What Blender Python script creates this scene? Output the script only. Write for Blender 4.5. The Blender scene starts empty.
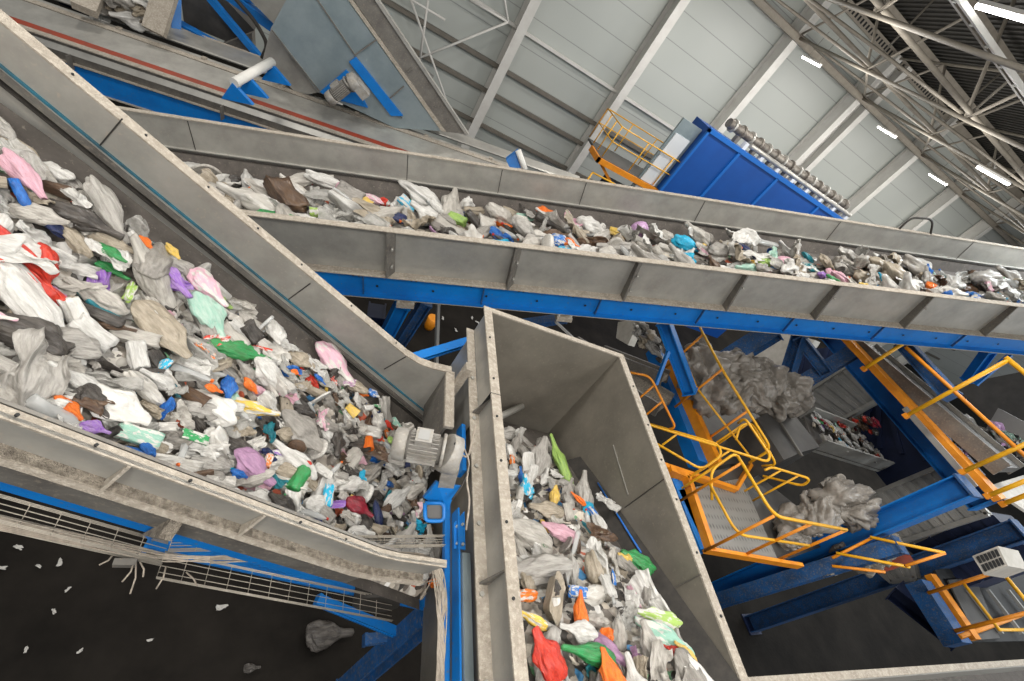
import bpy, bmesh, math, random
from mathutils import Vector as V, Matrix, noise
random.seed(7)
C = bpy.context.scene.collection
R = math.radians
# ------------------------------------------------------------------ camera frame
W, H, FOC = 1024, 681, 455.0
CX, CY = 512.0, 340.5
XC = V((0.85643593, 0.23691846, 0.45867978))
YC = V((-0.15652584, -0.72748944, 0.66802603))
ZC = V((0.49195239, -0.64391674, -0.58596423))
CAM = V((0, 0, 9.0))
def w2c(v): return v.x*XC + v.y*YC + v.z*ZC
def c2w(c): return V((XC.dot(c), YC.dot(c), ZC.dot(c)))
def ray(p): return c2w(V((p[0]-CX, p[1]-CY, FOC))).normalized()
def proj(P):
    c = w2c(V(P)-CAM); return (CX+FOC*c.x/c.z, CY+FOC*c.y/c.z, c.z)
def at(p, ax, val):
    r = ray(p); return CAM + r*((val-CAM[ax])/r[ax])
def atx(p, v): return at(p, 0, v)
def aty(p, v): return at(p, 1, v)
def atz(p, v): return at(p, 2, v)
class Frame:
    def __init__(s, pix, dist, yaw, pitch):
        s.O = CAM + ray(pix)*dist
        y, t = R(yaw), R(pitch)
        s.u = V((math.cos(y)*math.cos(t), math.sin(y)*math.cos(t), math.sin(t)))
        s.w = V((-math.sin(y), math.cos(y), 0)); s.n = s.u.cross(s.w)
    def pt(s, a, b, c): return s.O + a*s.u + b*s.w + c*s.n
    def on(s, pix, axis, val):
        r = ray(pix); ax = (s.u, s.w, s.n)[axis]
        t = (val-(CAM-s.O).dot(ax))/r.dot(ax); P = CAM+r*t-s.O
        return V((P.dot(s.u), P.dot(s.w), P.dot(s.n)))
cd = bpy.data.cameras.new('camera'); cam = bpy.data.objects.new('camera', cd); C.objects.link(cam)
right, dn, fw = c2w(V((1,0,0))), c2w(V((0,1,0))), c2w(V((0,0,1)))
m = Matrix.Identity(4)
for i in range(3): m[i][0] = right[i]; m[i][1] = -dn[i]; m[i][2] = -fw[i]; m[i][3] = CAM[i]
cam.matrix_world = m; cd.lens = FOC/1024*36; cd.sensor_width = 36; cd.clip_start = .05; cd.clip_end = 400
bpy.context.scene.camera = cam
# ------------------------------------------------------------------ materials
def mat(name, col, rough=.5, metal=0, col2=None, scale=4, bump=0, bscale=None, dust=None, dustamt=0, coat=0, alpha=1, emit=0, mixlo=.35, mixhi=.65, stretch=None, trans=0):
    m = bpy.data.materials.new(name); m.use_nodes = True
    nt = m.node_tree; N = nt.nodes; L = nt.links; b = N['Principled BSDF']
    tc = N.new('ShaderNodeTexCoord'); vec = tc.outputs['Object']
    if stretch:
        mp = N.new('ShaderNodeMapping'); mp.inputs['Scale'].default_value = stretch; L.new(vec, mp.inputs[0]); vec = mp.outputs[0]
    b.inputs['Base Color'].default_value = (*col, 1); b.inputs['Roughness'].default_value = rough; b.inputs['Metallic'].default_value = metal
    out = None
    def noise_fac(sc, lo, hi, det=5):
        n = N.new('ShaderNodeTexNoise'); n.inputs['Scale'].default_value = sc; n.inputs['Detail'].default_value = det; n.inputs['Roughness'].default_value = .65
        L.new(vec, n.inputs['Vector'])
        r = N.new('ShaderNodeMapRange'); r.inputs[1].default_value = lo; r.inputs[2].default_value = hi; L.new(n.outputs[0], r.inputs[0]); return r.outputs[0], n.outputs[0]
    cur = None
    if col2:
        f, _ = noise_fac(scale, mixlo, mixhi)
        mx = N.new('ShaderNodeMix'); mx.data_type = 'RGBA'; mx.inputs[6].default_value = (*col, 1); mx.inputs[7].default_value = (*col2, 1)
        L.new(f, mx.inputs[0]); cur = mx.outputs[2]
    if dust:
        f, _ = noise_fac(38, .62-dustamt*.3, .72, 8)
        mx = N.new('ShaderNodeMix'); mx.data_type = 'RGBA'; mx.inputs[7].default_value = (*dust, 1)
        if cur: L.new(cur, mx.inputs[6])
        else: mx.inputs[6].default_value = (*col, 1)
        L.new(f, mx.inputs[0]); cur = mx.outputs[2]
    if cur: L.new(cur, b.inputs['Base Color'])
    if bump:
        n = N.new('ShaderNodeTexNoise'); n.inputs['Scale'].default_value = bscale or scale*4; n.inputs['Detail'].default_value = 6; L.new(vec, n.inputs['Vector'])
        bp = N.new('ShaderNodeBump'); bp.inputs['Strength'].default_value = bump; bp.inputs['Distance'].default_value = .02; L.new(n.outputs[0], bp.inputs['Height']); L.new(bp.outputs[0], b.inputs['Normal'])
    if coat: b.inputs['Coat Weight'].default_value = coat
    if alpha < 1: b.inputs['Alpha'].default_value = alpha
    if trans: b.inputs['Transmission Weight'].default_value = trans
    if emit: b.inputs['Emission Color'].default_value = (*col, 1); b.inputs['Emission Strength'].default_value = emit
    return m
M = {}
M['galv'] = mat('galvanised_steel', (.33,.32,.295), .42, .45, (.44,.43,.395), 3, .05, 30, (.46,.41,.35), .15)
M['galv_clean'] = mat('galvanised_steel_clean', (.24,.30,.32), .38, .5, (.32,.38,.40), 2, .03, 30)
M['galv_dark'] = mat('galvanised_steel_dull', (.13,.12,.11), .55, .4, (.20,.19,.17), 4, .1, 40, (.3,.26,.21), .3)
M['rim'] = mat('dusty_rim', (.37,.33,.275), .85, 0, (.27,.235,.19), 9, .5, 160, (.50,.45,.38), .5)
M['dustledge'] = mat('dust_covered_ledge', (.22,.19,.15), .95, 0, (.12,.10,.08), 25, 1, 180, (.42,.37,.30), .7)
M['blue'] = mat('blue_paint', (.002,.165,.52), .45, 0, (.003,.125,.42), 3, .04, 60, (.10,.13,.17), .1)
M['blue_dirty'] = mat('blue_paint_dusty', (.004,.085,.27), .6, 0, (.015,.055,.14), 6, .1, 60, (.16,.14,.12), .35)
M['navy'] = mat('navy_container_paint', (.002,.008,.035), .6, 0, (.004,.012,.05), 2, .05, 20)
M['royal'] = mat('royal_blue_cladding', (.002,.055,.26), .45, 0, (.002,.065,.30), 1.5)
M['royal_rib'] = mat('royal_blue_trim', (.008,.12,.45), .4)
M['orange'] = mat('orange_paint', (.75,.27,.008), .5, 0, (.62,.20,.008), 6, .05, 60)
M['yellow'] = mat('yellow_rail_paint', (.80,.42,.012), .4, 0, (.70,.34,.01), 8)
M['belt'] = mat('dusty_rubber_belt', (.075,.066,.058), .8, 0, (.115,.10,.088), 8, .2, 90, (.25,.22,.18), .1)
M['rubber'] = mat('black_rubber', (.02,.018,.016), .7, 0, (.04,.035,.03), 14)
M['teal'] = mat('teal_seal', (.02,.16,.24), .6, 0, (.03,.07,.09), 9)
M['red_stripe'] = mat('rust_red_skirt', (.28,.035,.012), .6, 0, (.2,.04,.02), 9)
M['chute'] = mat('chute_steel', (.165,.15,.125), .5, .3, (.225,.205,.17), 2.4, .08, 25, (.26,.23,.19), .15)
M['fin'] = mat('dark_casting_fins', (.12,.11,.10), .7, .1, (.2,.19,.17), 12)
M['motor'] = mat('dusty_grey_casting', (.34,.33,.31), .6, .2, (.25,.23,.2), 12, .2, 80, (.42,.38,.32), .3)
M['white'] = mat('white_beam_paint', (.72,.71,.67), .5, 0, (.64,.62,.58), 2)
M['whitepanel'] = mat('white_sheet', (.62,.64,.66), .5)
M['truss'] = mat('cream_truss_paint', (.34,.305,.25), .55, 0, (.27,.24,.20), 3)
M['trussdark'] = mat('grey_truss_paint', (.16,.145,.12), .6, 0, (.2,.18,.15), 3)
M['roof'] = mat('dark_corrugated_sheet', (.045,.043,.04), .5, .2, (.06,.056,.05), 3)
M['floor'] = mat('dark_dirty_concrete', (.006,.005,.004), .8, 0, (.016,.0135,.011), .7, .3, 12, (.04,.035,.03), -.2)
M['grey'] = mat('grey_sheet', (.22,.22,.21), .5, 0, (.30,.29,.27), 2)
M['darkgrey'] = mat('dark_grey_sheet', (.05,.048,.045), .5, .1, (.08,.075,.07), 3, .05, 30)
M['cable'] = mat('grey_cable', (.36,.31,.25), .6, 0, (.22,.19,.155), 30)
M['wire'] = mat('zinc_wire', (.42,.38,.32), .5, .4)
M['black'] = mat('black', (.01,.01,.01), .7)
M['lamp'] = mat('lamp_tube', (1,.99,.96), .5, emit=14)
M['pipe'] = mat('steel_pipe', (.14,.12,.105), .5, .5, (.25,.23,.2), 6)
M['floor'].node_tree.nodes['Principled BSDF'].inputs['Specular IOR Level'].default_value = .12
M['beige'] = mat('beige_block', (.5,.47,.42), .7, 0, (.38,.35,.3), 3)
M['plate'] = mat('rating_plate', (.30,.30,.29), .7, 0)
M['tarp'] = mat('crumpled_grey_film', (.27,.245,.215), .35, 0, (.16,.145,.125), 2, .8, 4, stretch=(1,3,3))
# wall panels: horizontal sandwich panels with joints
def wallmat():
    m = bpy.data.materials.new('sandwich_wall_panels'); m.use_nodes = True; nt = m.node_tree; N = nt.nodes; L = nt.links; b = N['Principled BSDF']
    g = N.new('ShaderNodeNewGeometry'); sp = N.new('ShaderNodeSeparateXYZ'); L.new(g.outputs['Position'], sp.inputs[0])
    a = N.new('ShaderNodeMath'); a.operation = 'MODULO'; a.inputs[1].default_value = 1.15; L.new(sp.outputs[2], a.inputs[0])
    lt = N.new('ShaderNodeMath'); lt.operation = 'LESS_THAN'; lt.inputs[1].default_value = .035; L.new(a.outputs[0], lt.inputs[0])
    n = N.new('ShaderNodeTexNoise'); n.inputs['Scale'].default_value = .35; L.new(g.outputs['Position'], n.inputs['Vector'])
    mx = N.new('ShaderNodeMix'); mx.data_type = 'RGBA'; mx.inputs[6].default_value = (.44,.47,.44,1); mx.inputs[7].default_value = (.52,.54,.51,1); L.new(n.outputs[0], mx.inputs[0])
    m2 = N.new('ShaderNodeMix'); m2.data_type = 'RGBA'; m2.inputs[7].default_value = (.30,.31,.30,1); L.new(mx.outputs[2], m2.inputs[6]); L.new(lt.outputs[0], m2.inputs[0])
    L.new(m2.outputs[2], b.inputs['Base Color']); b.inputs['Roughness'].default_value = .42
    return m
M['wall'] = wallmat()
def gratemat():
    m = bpy.data.materials.new('perforated_grating'); m.use_nodes = True; nt = m.node_tree; N = nt.nodes; L = nt.links; b = N['Principled BSDF']
    tc = N.new('ShaderNodeTexCoord'); v = N.new('ShaderNodeTexVoronoi'); v.inputs['Scale'].default_value = 15; v.inputs['Randomness'].default_value = .1
    mp = N.new('ShaderNodeMapping'); mp.inputs['Scale'].default_value = (1, .45, 1); L.new(tc.outputs['Object'], mp.inputs[0]); L.new(mp.outputs[0], v.inputs['Vector'])
    r = N.new('ShaderNodeMapRange'); r.inputs[1].default_value = .06; r.inputs[2].default_value = .36; L.new(v.outputs['Distance'], r.inputs[0])
    mx = N.new('ShaderNodeMix'); mx.data_type = 'RGBA'; mx.inputs[6].default_value = (.03,.028,.025,1); mx.inputs[7].default_value = (.24,.23,.21,1); L.new(r.outputs[0], mx.inputs[0])
    L.new(mx.outputs[2], b.inputs['Base Color']); b.inputs['Roughness'].default_value = .5; b.inputs['Metallic'].default_value = .3
    return m
M['grate'] = gratemat()
def wastemat(name, sc):
    m = bpy.data.materials.new(name); m.use_nodes = True; nt = m.node_tree; N = nt.nodes; L = nt.links; b = N['Principled BSDF']
    tc = N.new('ShaderNodeTexCoord')
    n = N.new('ShaderNodeTexNoise'); n.inputs['Scale'].default_value = sc*.6; n.inputs['Detail'].default_value = 3; L.new(tc.outputs['Object'], n.inputs['Vector'])
    ad = N.new('ShaderNodeVectorMath'); ad.operation = 'MULTIPLY_ADD'; ad.inputs[1].default_value = (.08,.08,.08); L.new(n.outputs['Color'], ad.inputs[0]); L.new(tc.outputs['Object'], ad.inputs[2])
    v = N.new('ShaderNodeTexVoronoi'); v.inputs['Scale'].default_value = sc; L.new(ad.outputs[0], v.inputs['Vector'])
    sp = N.new('ShaderNodeSeparateColor'); L.new(v.outputs['Color'], sp.inputs[0])
    cr = N.new('ShaderNodeValToRGB'); cr.color_ramp.interpolation = 'CONSTANT'; L.new(sp.outputs[0], cr.inputs[0])
    cols = [(0,(.05,.045,.04)),(.18,(.30,.27,.23)),(.34,(.5,.47,.42)),(.46,(.16,.14,.12)),(.56,(.65,.63,.6)),(.64,(.36,.32,.27)),(.72,(.08,.07,.06)),(.8,(.45,.10,.05)),(.83,(.05,.18,.35)),(.86,(.42,.40,.36)),(.94,(.10,.25,.12)),(.96,(.55,.5,.42))]
    e = cr.color_ramp.elements
    while len(e) < len(cols): e.new(.5)
    for i, (p, c) in enumerate(cols): e[i].position = p; e[i].color = (*c, 1)
    L.new(cr.outputs[0], b.inputs['Base Color']); b.inputs['Roughness'].default_value = .5
    bp = N.new('ShaderNodeBump'); bp.inputs['Strength'].default_value = .8; bp.inputs['Distance'].default_value = .03; L.new(v.outputs['Distance'], bp.inputs['Height']); L.new(bp.outputs[0], b.inputs['Normal'])
    return m
M['waste'] = wastemat('mixed_shredded_waste', 18)
M['waste_far'] = wastemat('mixed_waste_distant', 9)
# plastics
PAL = {
 'white': ((.66,.65,.62),(.50,.485,.455)), 'off-white': ((.50,.475,.43),(.36,.335,.30)), 'grey': ((.32,.30,.27),(.22,.205,.185)), 'pale grey': ((.42,.40,.37),(.29,.275,.25)),
 'beige': ((.42,.36,.28),(.28,.24,.18)), 'dark': ((.035,.03,.027),(.09,.08,.07)), 'brown': ((.14,.085,.05),(.08,.05,.035)), 'red': ((.62,.05,.025),(.45,.03,.02)),
 'orange': ((.80,.20,.02),(.70,.13,.015)), 'yellow': ((.72,.50,.08),(.6,.42,.15)), 'green': ((.03,.30,.09),(.05,.20,.06)), 'mint': ((.28,.50,.40),(.42,.56,.48)),
 'blue': ((.02,.16,.52),(.01,.08,.32)), 'cyan': ((.02,.42,.66),(.02,.33,.52)), 'teal': ((.01,.20,.24),(.02,.13,.17)), 'navy': ((.012,.02,.10),(.02,.03,.07)),
 'purple': ((.28,.12,.52),(.40,.26,.52)), 'mauve': ((.42,.24,.38),(.32,.18,.3)), 'pink': ((.66,.40,.48),(.56,.32,.38)), 'lilac': ((.58,.36,.60),(.5,.3,.5)), 'maroon': ((.26,.015,.03),(.14,.01,.02)), 'lime': ((.35,.52,.12),(.22,.36,.1)),
}
for k, (c1, c2) in PAL.items():
    M['p_'+k] = mat(k.replace('-', '_').replace(' ', '_')+'_plastic', c1, .30, 0, c2, 3, .55, 5, mixlo=.4, mixhi=.6, stretch=(1,3,3))
    M['t_'+k] = mat(k.replace('-', '_').replace(' ', '_')+'_printed_plastic', c1, .30, 0, (.6,.58,.54), 2.2, .5, 5, mixlo=.5, mixhi=.54, stretch=(1,2.2,2.2))
def translucent(m, f):
    nt = m.node_tree; N = nt.nodes; L = nt.links; b = N['Principled BSDF']; o = N['Material Output']; t = N.new('ShaderNodeBsdfTranslucent'); mx = N.new('ShaderNodeMixShader'); mx.inputs[0].default_value = f
    src = b.inputs['Base Color'].links
    if src: L.new(src[0].from_socket, t.inputs[0])
    else: t.inputs[0].default_value = b.inputs['Base Color'].default_value
    L.new(b.outputs[0], mx.inputs[1]); L.new(t.outputs[0], mx.inputs[2]); L.new(mx.outputs[0], o.inputs[0])
for k in PAL: translucent(M['p_'+k], .18); translucent(M['t_'+k], .15)
M['clear'] = mat('clear_film', (.50,.49,.46), .25, 0, (.36,.35,.32), 9, .5, 30, alpha=.62)
M['clearbottle'] = mat('clear_bottle', (.55,.56,.55), .15, 0, None, alpha=.5)
# ------------------------------------------------------------------ mesh builder
REG = {}; NEAR = {}
class MB:
    def __init__(s): s.v = []; s.f = []; s.sm = []
    def hexa(s, p):
        n = len(s.v); s.v += [V(q) for q in p]
        for f in ((0,3,2,1),(4,5,6,7),(0,1,5,4),(1,2,6,5),(2,3,7,6),(3,0,4,7)): s.f.append(tuple(n+i for i in f)); s.sm.append(False)
        return s
    def box(s, o, ex, ey, ez):
        o, ex, ey, ez = V(o), V(ex), V(ey), V(ez)
        return s.hexa([o, o+ex, o+ex+ey, o+ey, o+ez, o+ex+ez, o+ex+ey+ez, o+ey+ez])
    def cbox(s, c, sx, sy, sz, rz=0):
        a = V((math.cos(rz), math.sin(rz), 0)); b = V((-math.sin(rz), math.cos(rz), 0)); c = V(c)
        return s.box(c-a*sx/2-b*sy/2-V((0,0,sz/2)), a*sx, b*sy, (0,0,sz))
    def bar(s, p, q, w, h, up=(0,0,1)):
        p, q = V(p), V(q); d = (q-p).normalized(); up = V(up)
        if abs(d.dot(up.normalized())) > .98: up = V((1,0,0))
        x = d.cross(up).normalized(); y = x.cross(d)
        return s.box(p-x*w/2-y*h/2, x*w, y*h, q-p)
    def ibar(s, p, q, w, h, up=(0,0,1), t=.02):
        p, q = V(p), V(q); d = (q-p).normalized(); up = V(up)
        if abs(d.dot(up.normalized())) > .98: up = V((1,0,0))
        x = d.cross(up).normalized(); y = x.cross(d)
        s.box(p-x*w/2-y*h/2, x*w, y*t, q-p); s.box(p-x*w/2+y*(h/2-t), x*w, y*t, q-p)
        return s.box(p-x*t/2-y*(h/2-t), x*t, y*(h-2*t), q-p)
    def poly(s, pts, th):
        pts = [V(p) for p in pts]; th = V(th); k = len(pts); n = len(s.v); s.v += pts + [p+th for p in pts]
        s.f.append(tuple(range(n+k-1, n-1, -1))); s.f.append(tuple(range(n+k, n+2*k))); s.sm += [False]*2
        for i in range(k):
            j = (i+1) % k; s.f.append((n+i, n+j, n+k+j, n+k+i)); s.sm.append(False)
        return s
    def tube(s, pts, r, seg=8, cap=True):
        pts = [V(p) for p in pts]; rr = r if isinstance(r, (list, tuple)) else [r]*len(pts); n0 = len(s.v); x = None
        for i, p in enumerate(pts):
            d = (pts[min(i+1, len(pts)-1)]-pts[max(i-1, 0)]).normalized()
            if x is None:
                x = d.orthogonal().normalized()
            else:
                x = (x-d*x.dot(d)).normalized()
            y = d.cross(x)
            for k in range(seg):
                t = 2*math.pi*k/seg; s.v.append(p+(x*math.cos(t)+y*math.sin(t))*rr[i])
        for i in range(len(pts)-1):
            for k in range(seg):
                a = n0+i*seg+k; b = n0+i*seg+(k+1) % seg; s.f.append((a, b, b+seg, a+seg)); s.sm.append(True)
        if cap:
            s.f.append(tuple(n0+k for k in range(seg-1, -1, -1))); e = n0+(len(pts)-1)*seg; s.f.append(tuple(e+k for k in range(seg))); s.sm += [False]*2
        return s
    def build(s, name, mt, parent=None, loc=None):
        me = bpy.data.meshes.new(name); base = V((0,0,0))
        if parent is None and loc is not None: base = V(loc)
        me.from_pydata([tuple(p-base) for p in s.v], [], s.f); me.polygons.foreach_set('use_smooth', s.sm)
        bm = bmesh.new(); bm.from_mesh(me); bmesh.ops.recalc_face_normals(bm, faces=bm.faces); bm.to_mesh(me); bm.free()
        me.materials.append(M[mt] if isinstance(mt, str) else mt)
        o = bpy.data.objects.new(name, me); C.objects.link(o); o.location = base
        if parent is not None:
            o.parent = parent
            o.location = -parent.location if parent.type == 'EMPTY' else (0,0,0)
            SUBOF = {'bolt': ('rim_flange','block','channel','frame_beam','belt'), 'bolt_hole': ('frame_beam',), 'beam_splice': ('frame_beam',), 'panel_joint': ('side_wall','side_panel'), 'weld_seam': ('side_wall',), 'cooling_fin': ('motor_body',), 'fan_grille': ('fan_cover',), 'rating_plate': ('terminal_box',), 'plug': ('gearbox',), 'slot_row': ('beam',), 'seal_strip': ('side_wall',), 'clamp_bar': ('side_wall',), 'louvre': ('cabinet',), 'post_foot': ('post',), 'head_pin': ('belt',)}.get(name)
            if SUBOF and parent.type == 'EMPTY':
                c_ = [q_ for q_ in REG.get(parent.name, []) if q_.name.split('.')[0] in SUBOF]
                if c_:
                    # the sibling nearest to this piece becomes its parent
                    mid = sum(s.v, V((0,0,0)))/len(s.v)
                    best = min(c_, key=lambda q_: NEAR[q_.name](mid))
                    o.parent = best; o.location = (0,0,0)
            if parent.type == 'EMPTY':
                REG.setdefault(parent.name, []).append(o); vs_ = s.v[::max(1, len(s.v)//24)]
                NEAR[o.name] = (lambda vs_: (lambda P_: min((P_-q_).length for q_ in vs_)))(list(vs_))
        return o
def tag(o, label, cat, group=None, kind=None):
    o['label'] = label; o['category'] = cat
    if group: o['group'] = group
    if kind: o['kind'] = kind
    return o
def thing(name, label, cat, loc=(0,0,0), group=None):
    o = bpy.data.objects.new(name, None); C.objects.link(o); o.location = V(loc); o.empty_display_size = .2
    return tag(o, label, cat, group)
def struct(name, mb, mt, label=None):
    o = mb.build(name, mt); o['kind'] = 'structure'
    o['label'] = label or name.replace('_', ' '); o['category'] = name.split('_')[0]
    return o
def rounded(pts, r=.12, n=5):
    pts = [V(p) for p in pts]; out = [pts[0]]
    for i in range(1, len(pts)-1):
        a, p, b = pts[i-1], pts[i], pts[i+1]; da = (a-p); db = (b-p); rr = min(r, da.length*.45, db.length*.45)
        s, e = p+da.normalized()*rr, p+db.normalized()*rr
        for k in range(n+1):
            t = k/n; out.append(s*(1-t)**2+p*2*t*(1-t)+e*t*t)
    return out+[pts[-1]]
def plate(fr, mb, a0, a1, p, q, t=.01, p1=None, q1=None):
    """a strip of sheet along a conveyor frame between cross-section points p and q"""
    p1 = p1 or p; q1 = q1 or q; d = V((q[0]-p[0], q[1]-p[1])); n = V((-d.y, d.x)).normalized()*t
    P = lambda a, c: fr.pt(a, c[0], c[1]); S = lambda c: (c[0]+n.x, c[1]+n.y)
    mb.hexa([P(a0,p), P(a1,p1), P(a1,q1), P(a0,q), P(a0,S(p)), P(a1,S(p1)), P(a1,S(q1)), P(a0,S(q))]); return mb
# ================================================================== SETTING
COLX = [-5.8, .15, 6.1, 11.85, 17.92, 23.78, 30.7, 36.8, 42.8, 48.8, 54.8]
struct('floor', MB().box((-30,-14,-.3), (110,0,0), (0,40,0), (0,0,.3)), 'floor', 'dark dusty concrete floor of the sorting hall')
struct('wall_back', MB().box((-30,23.35,0), (110,0,0), (0,.3,0), (0,0,14.6)), 'wall', 'pale green-white sandwich panel wall')
# roof with corrugation running down the slope
mb = MB(); x = -12.0
while x < 62:
    z0, z1, y0, y1 = 14.6, 14.6+.2*34, 23.7, -10.3
    mb.hexa([(x,y0,z0),(x+.34,y0,z0),(x+.34,y1,z1),(x,y1,z1),(x,y0,z0+.06),(x+.34,y0,z0+.06),(x+.34,y1,z1+.06),(x,y1,z1+.06)])
    mb.hexa([(x+.2,y0,z0-.06),(x+.32,y0,z0-.06),(x+.32,y1,z1-.06),(x+.2,y1,z1-.06),(x+.2,y0,z0+.01),(x+.32,y0,z0+.01),(x+.32,y1,z1+.01),(x+.2,y1,z1+.01)])
    x += .34
struct('ceiling', mb, 'roof', 'dark corrugated steel roof sheet')
# wall frame: columns, girts, top beam
for i, x in enumerate(COLX[1:]):
    t = MB(); zt = 14.4; wd = .42
    t.box((x-wd/2,22.45,0), (wd,0,0), (0,.03,0), (0,0,zt)); t.box((x-wd/2,23.25,0), (wd,0,0), (0,.03,0), (0,0,zt)); t.box((x-.02,22.48,0), (.04,0,0), (0,.8,0), (0,0,zt))
    o = t.build('wall_column', 'white'); nm = ['far left', 'second', 'third', 'fourth', 'fifth', 'sixth', 'seventh', 'eighth', 'ninth', 'tenth'][i]
    tag(o, 'white steel wall column, %s from the left along the panel wall' % (nm if i else 'first'), 'column', 'wall columns')
o = MB().ibar((24.98,22.9,0), (24.98,22.9,14.4), .4, .6, (0,1,0)).build('wall_column', 'white'); tag(o, 'white steel wall column standing close beside its twin left of the roof braces', 'column', 'wall columns')
GZ = [(6.28,'white','cream pipe-like wall girt at mid height of the panel wall',.14,.12),(4.55,'trussdark','dark wall girt under the cream girt',.18,.12),(3.4,'trussdark','second dark wall girt near the yellow gantry',.18,.12),(1.9,'trussdark','lowest dark wall girt',.18,.12)]
for z, mt, lb, h, d in GZ:
    for k in range(1):
        o = MB().box((-25,23.1,z-h/2), (85,0,0), (0,d,0), (0,0,h)).build('wall_girt', mt); tag(o, lb, 'girt', 'wall girts')
tb = thing('eaves_beam', 'long cream beam along the wall under the roof trusses', 'beam', (20,22.4,12.2))
MB().ibar((-20,22.35,12.2), (62,22.35,12.2), .35, .3).build('beam', 'truss', tb)
pb = thing('perforated_beam', 'cream beam with a row of slots at the top of the wall', 'beam', (19,23,14.3))
MB().box((-20,22.95,14.1), (82,0,0), (0,.12,0), (0,0,.42)).build('beam', 'truss', pb)
mb = MB()
for k in range(70): mb.box((12+k*.26,22.93,14.2), (.11,0,0), (0,.04,0), (0,0,.2))
mb.build('slot_row', 'black', pb)
# cross bracing rods between the first columns
wb = thing('wall_bracing', 'crossed thin bracing rods on the wall beside the leftmost column', 'bracing', (3,22.4,4))
for p, q in (((411,0),(456,128)), ((405,64),(508,22)), ((508,22),(500,-30)), ((470,0),(508,22)), ((395,-10),(445,20)), ((420,60),(428,0))):
    MB().tube([aty(p,22.3), aty(q,22.3)], .05, 6).build('bracing_rod', 'white', wb)
MB().poly([aty(p,22.2) for p in ((425,69),(434,76),(428,88),(420,80))], (0,.1,0)).build('gusset', 'grey', wb)
# ---- roof trusses
def truss(x, k, lab):
    y0, y1 = 22.6, -6.0; zb = 12.25
    t = thing('roof_truss', lab, 'truss', (x,y0,zb), 'roof trusses')
    zt = lambda y: 14.2+.2*(23-y)
    MB().tube([(x,y0,zb),(x,y1,zb+.0)], .065, 8).build('bottom_chord', 'truss', t)
    MB().tube([(x,y0,zt(y0)),(x,y1,zt(y1))], .065, 8).build('top_chord', 'truss', t)
    y = y0; n = 0
    while y > y1+1:
        yn = y-2.4
        MB().tube([(x,y,zb),(x,yn,zt(yn)) if n % 2 == 0 else (x,y,zb)] if n % 2 == 0 else [(x,y,zt(y)),(x,yn,zb)], .055, 6).build('web_member', 'truss', t)
        if n % 2 == 0: MB().tube([(x,y,zb),(x,y,zt(y))], .045, 6).build('web_post', 'trussdark', t)
        y = yn; n += 1
    return t
tl = {11.85:'roof truss meeting the wall at the column behind the blue bunker', 17.92:'roof truss nearest the camera at the upper edge of the picture', 23.78:'roof truss running from the wall column left of the twin columns', 30.7:'roof truss meeting the third wall column from the right edge', 36.8:'far roof truss near the right picture edge', 42.8:'farthest visible roof truss at the right edge', 48.8:'end roof truss beyond the right edge'}
for i, (x, l) in enumerate(tl.items()): truss(x, i, l)
# horizontal bracing between trusses, along X
for j, (x0, x1, y0, y1) in enumerate(((17.92,23.78,22.4,17.8),(17.92,23.78,17.8,22.4),(23.78,30.7,22.4,17.8),(23.78,30.7,17.8,22.4),(30.7,36.8,22.4,17.8),(17.92,23.78,17.8,13),(23.78,30.7,17.8,13.),(11.85,17.92,17.8,13.2),(11.85,17.92,22.4,17.8),(30.7,36.8,17.8,13))):
    o = MB().tube([(x0,y0,12.35),(x1,y1,12.35)], .055, 6).build('brace_pipe', 'truss'); tag(o, 'diagonal cream roof brace pipe in the upper right lattice, %s from the wall' % ['first','second','third','fourth','fifth','sixth','seventh','eighth','ninth','tenth'][j], 'brace', 'roof brace pipes')
for j, (y, z) in enumerate(((17.8,12.45),(13,12.45))):
    o = MB().tube([(8,y,z),(60,y,z)], .08, 8).build('tie_beam', 'truss'); tag(o, ['cream tie pipe linking the trusses nearer the wall','cream tie pipe linking the trusses farther from the wall'][j], 'beam', 'roof tie pipes')
for j, y in enumerate((21,17.5,14,10.5,7,3.5)):
    z = 14.25+.2*(23-y)
    o = MB().box((8,y-.1,z), (52,0,0), (0,.2,0), (0,0,.22)).build('roof_purlin', 'truss'); tag(o, 'cream roof purlin under the dark roof sheet, number %s row away from the wall' % ['first','second','third','fourth','fifth','sixth'][j], 'purlin', 'roof purlins')
dp = thing('channel_rail', 'double cream channel rail with bolts crossing the upper right corner', 'beam', (12,9.8,12.7))
a, b = atz((945,-25),12.4), atz((1045,130),12.4)
a.y = b.y = (a.y+b.y)/2
for dy in (-.10,.10): MB().bar(a+V((-1,dy,0)), b+V((1.5,dy,0)), .09, .10).build('channel', 'white' if dy < 0 else 'truss', dp)
for k in range(9):
    p = a.lerp(b, k/8); MB().cbox(p, .05, .07, .12).build('bolt', 'white', dp)
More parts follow.
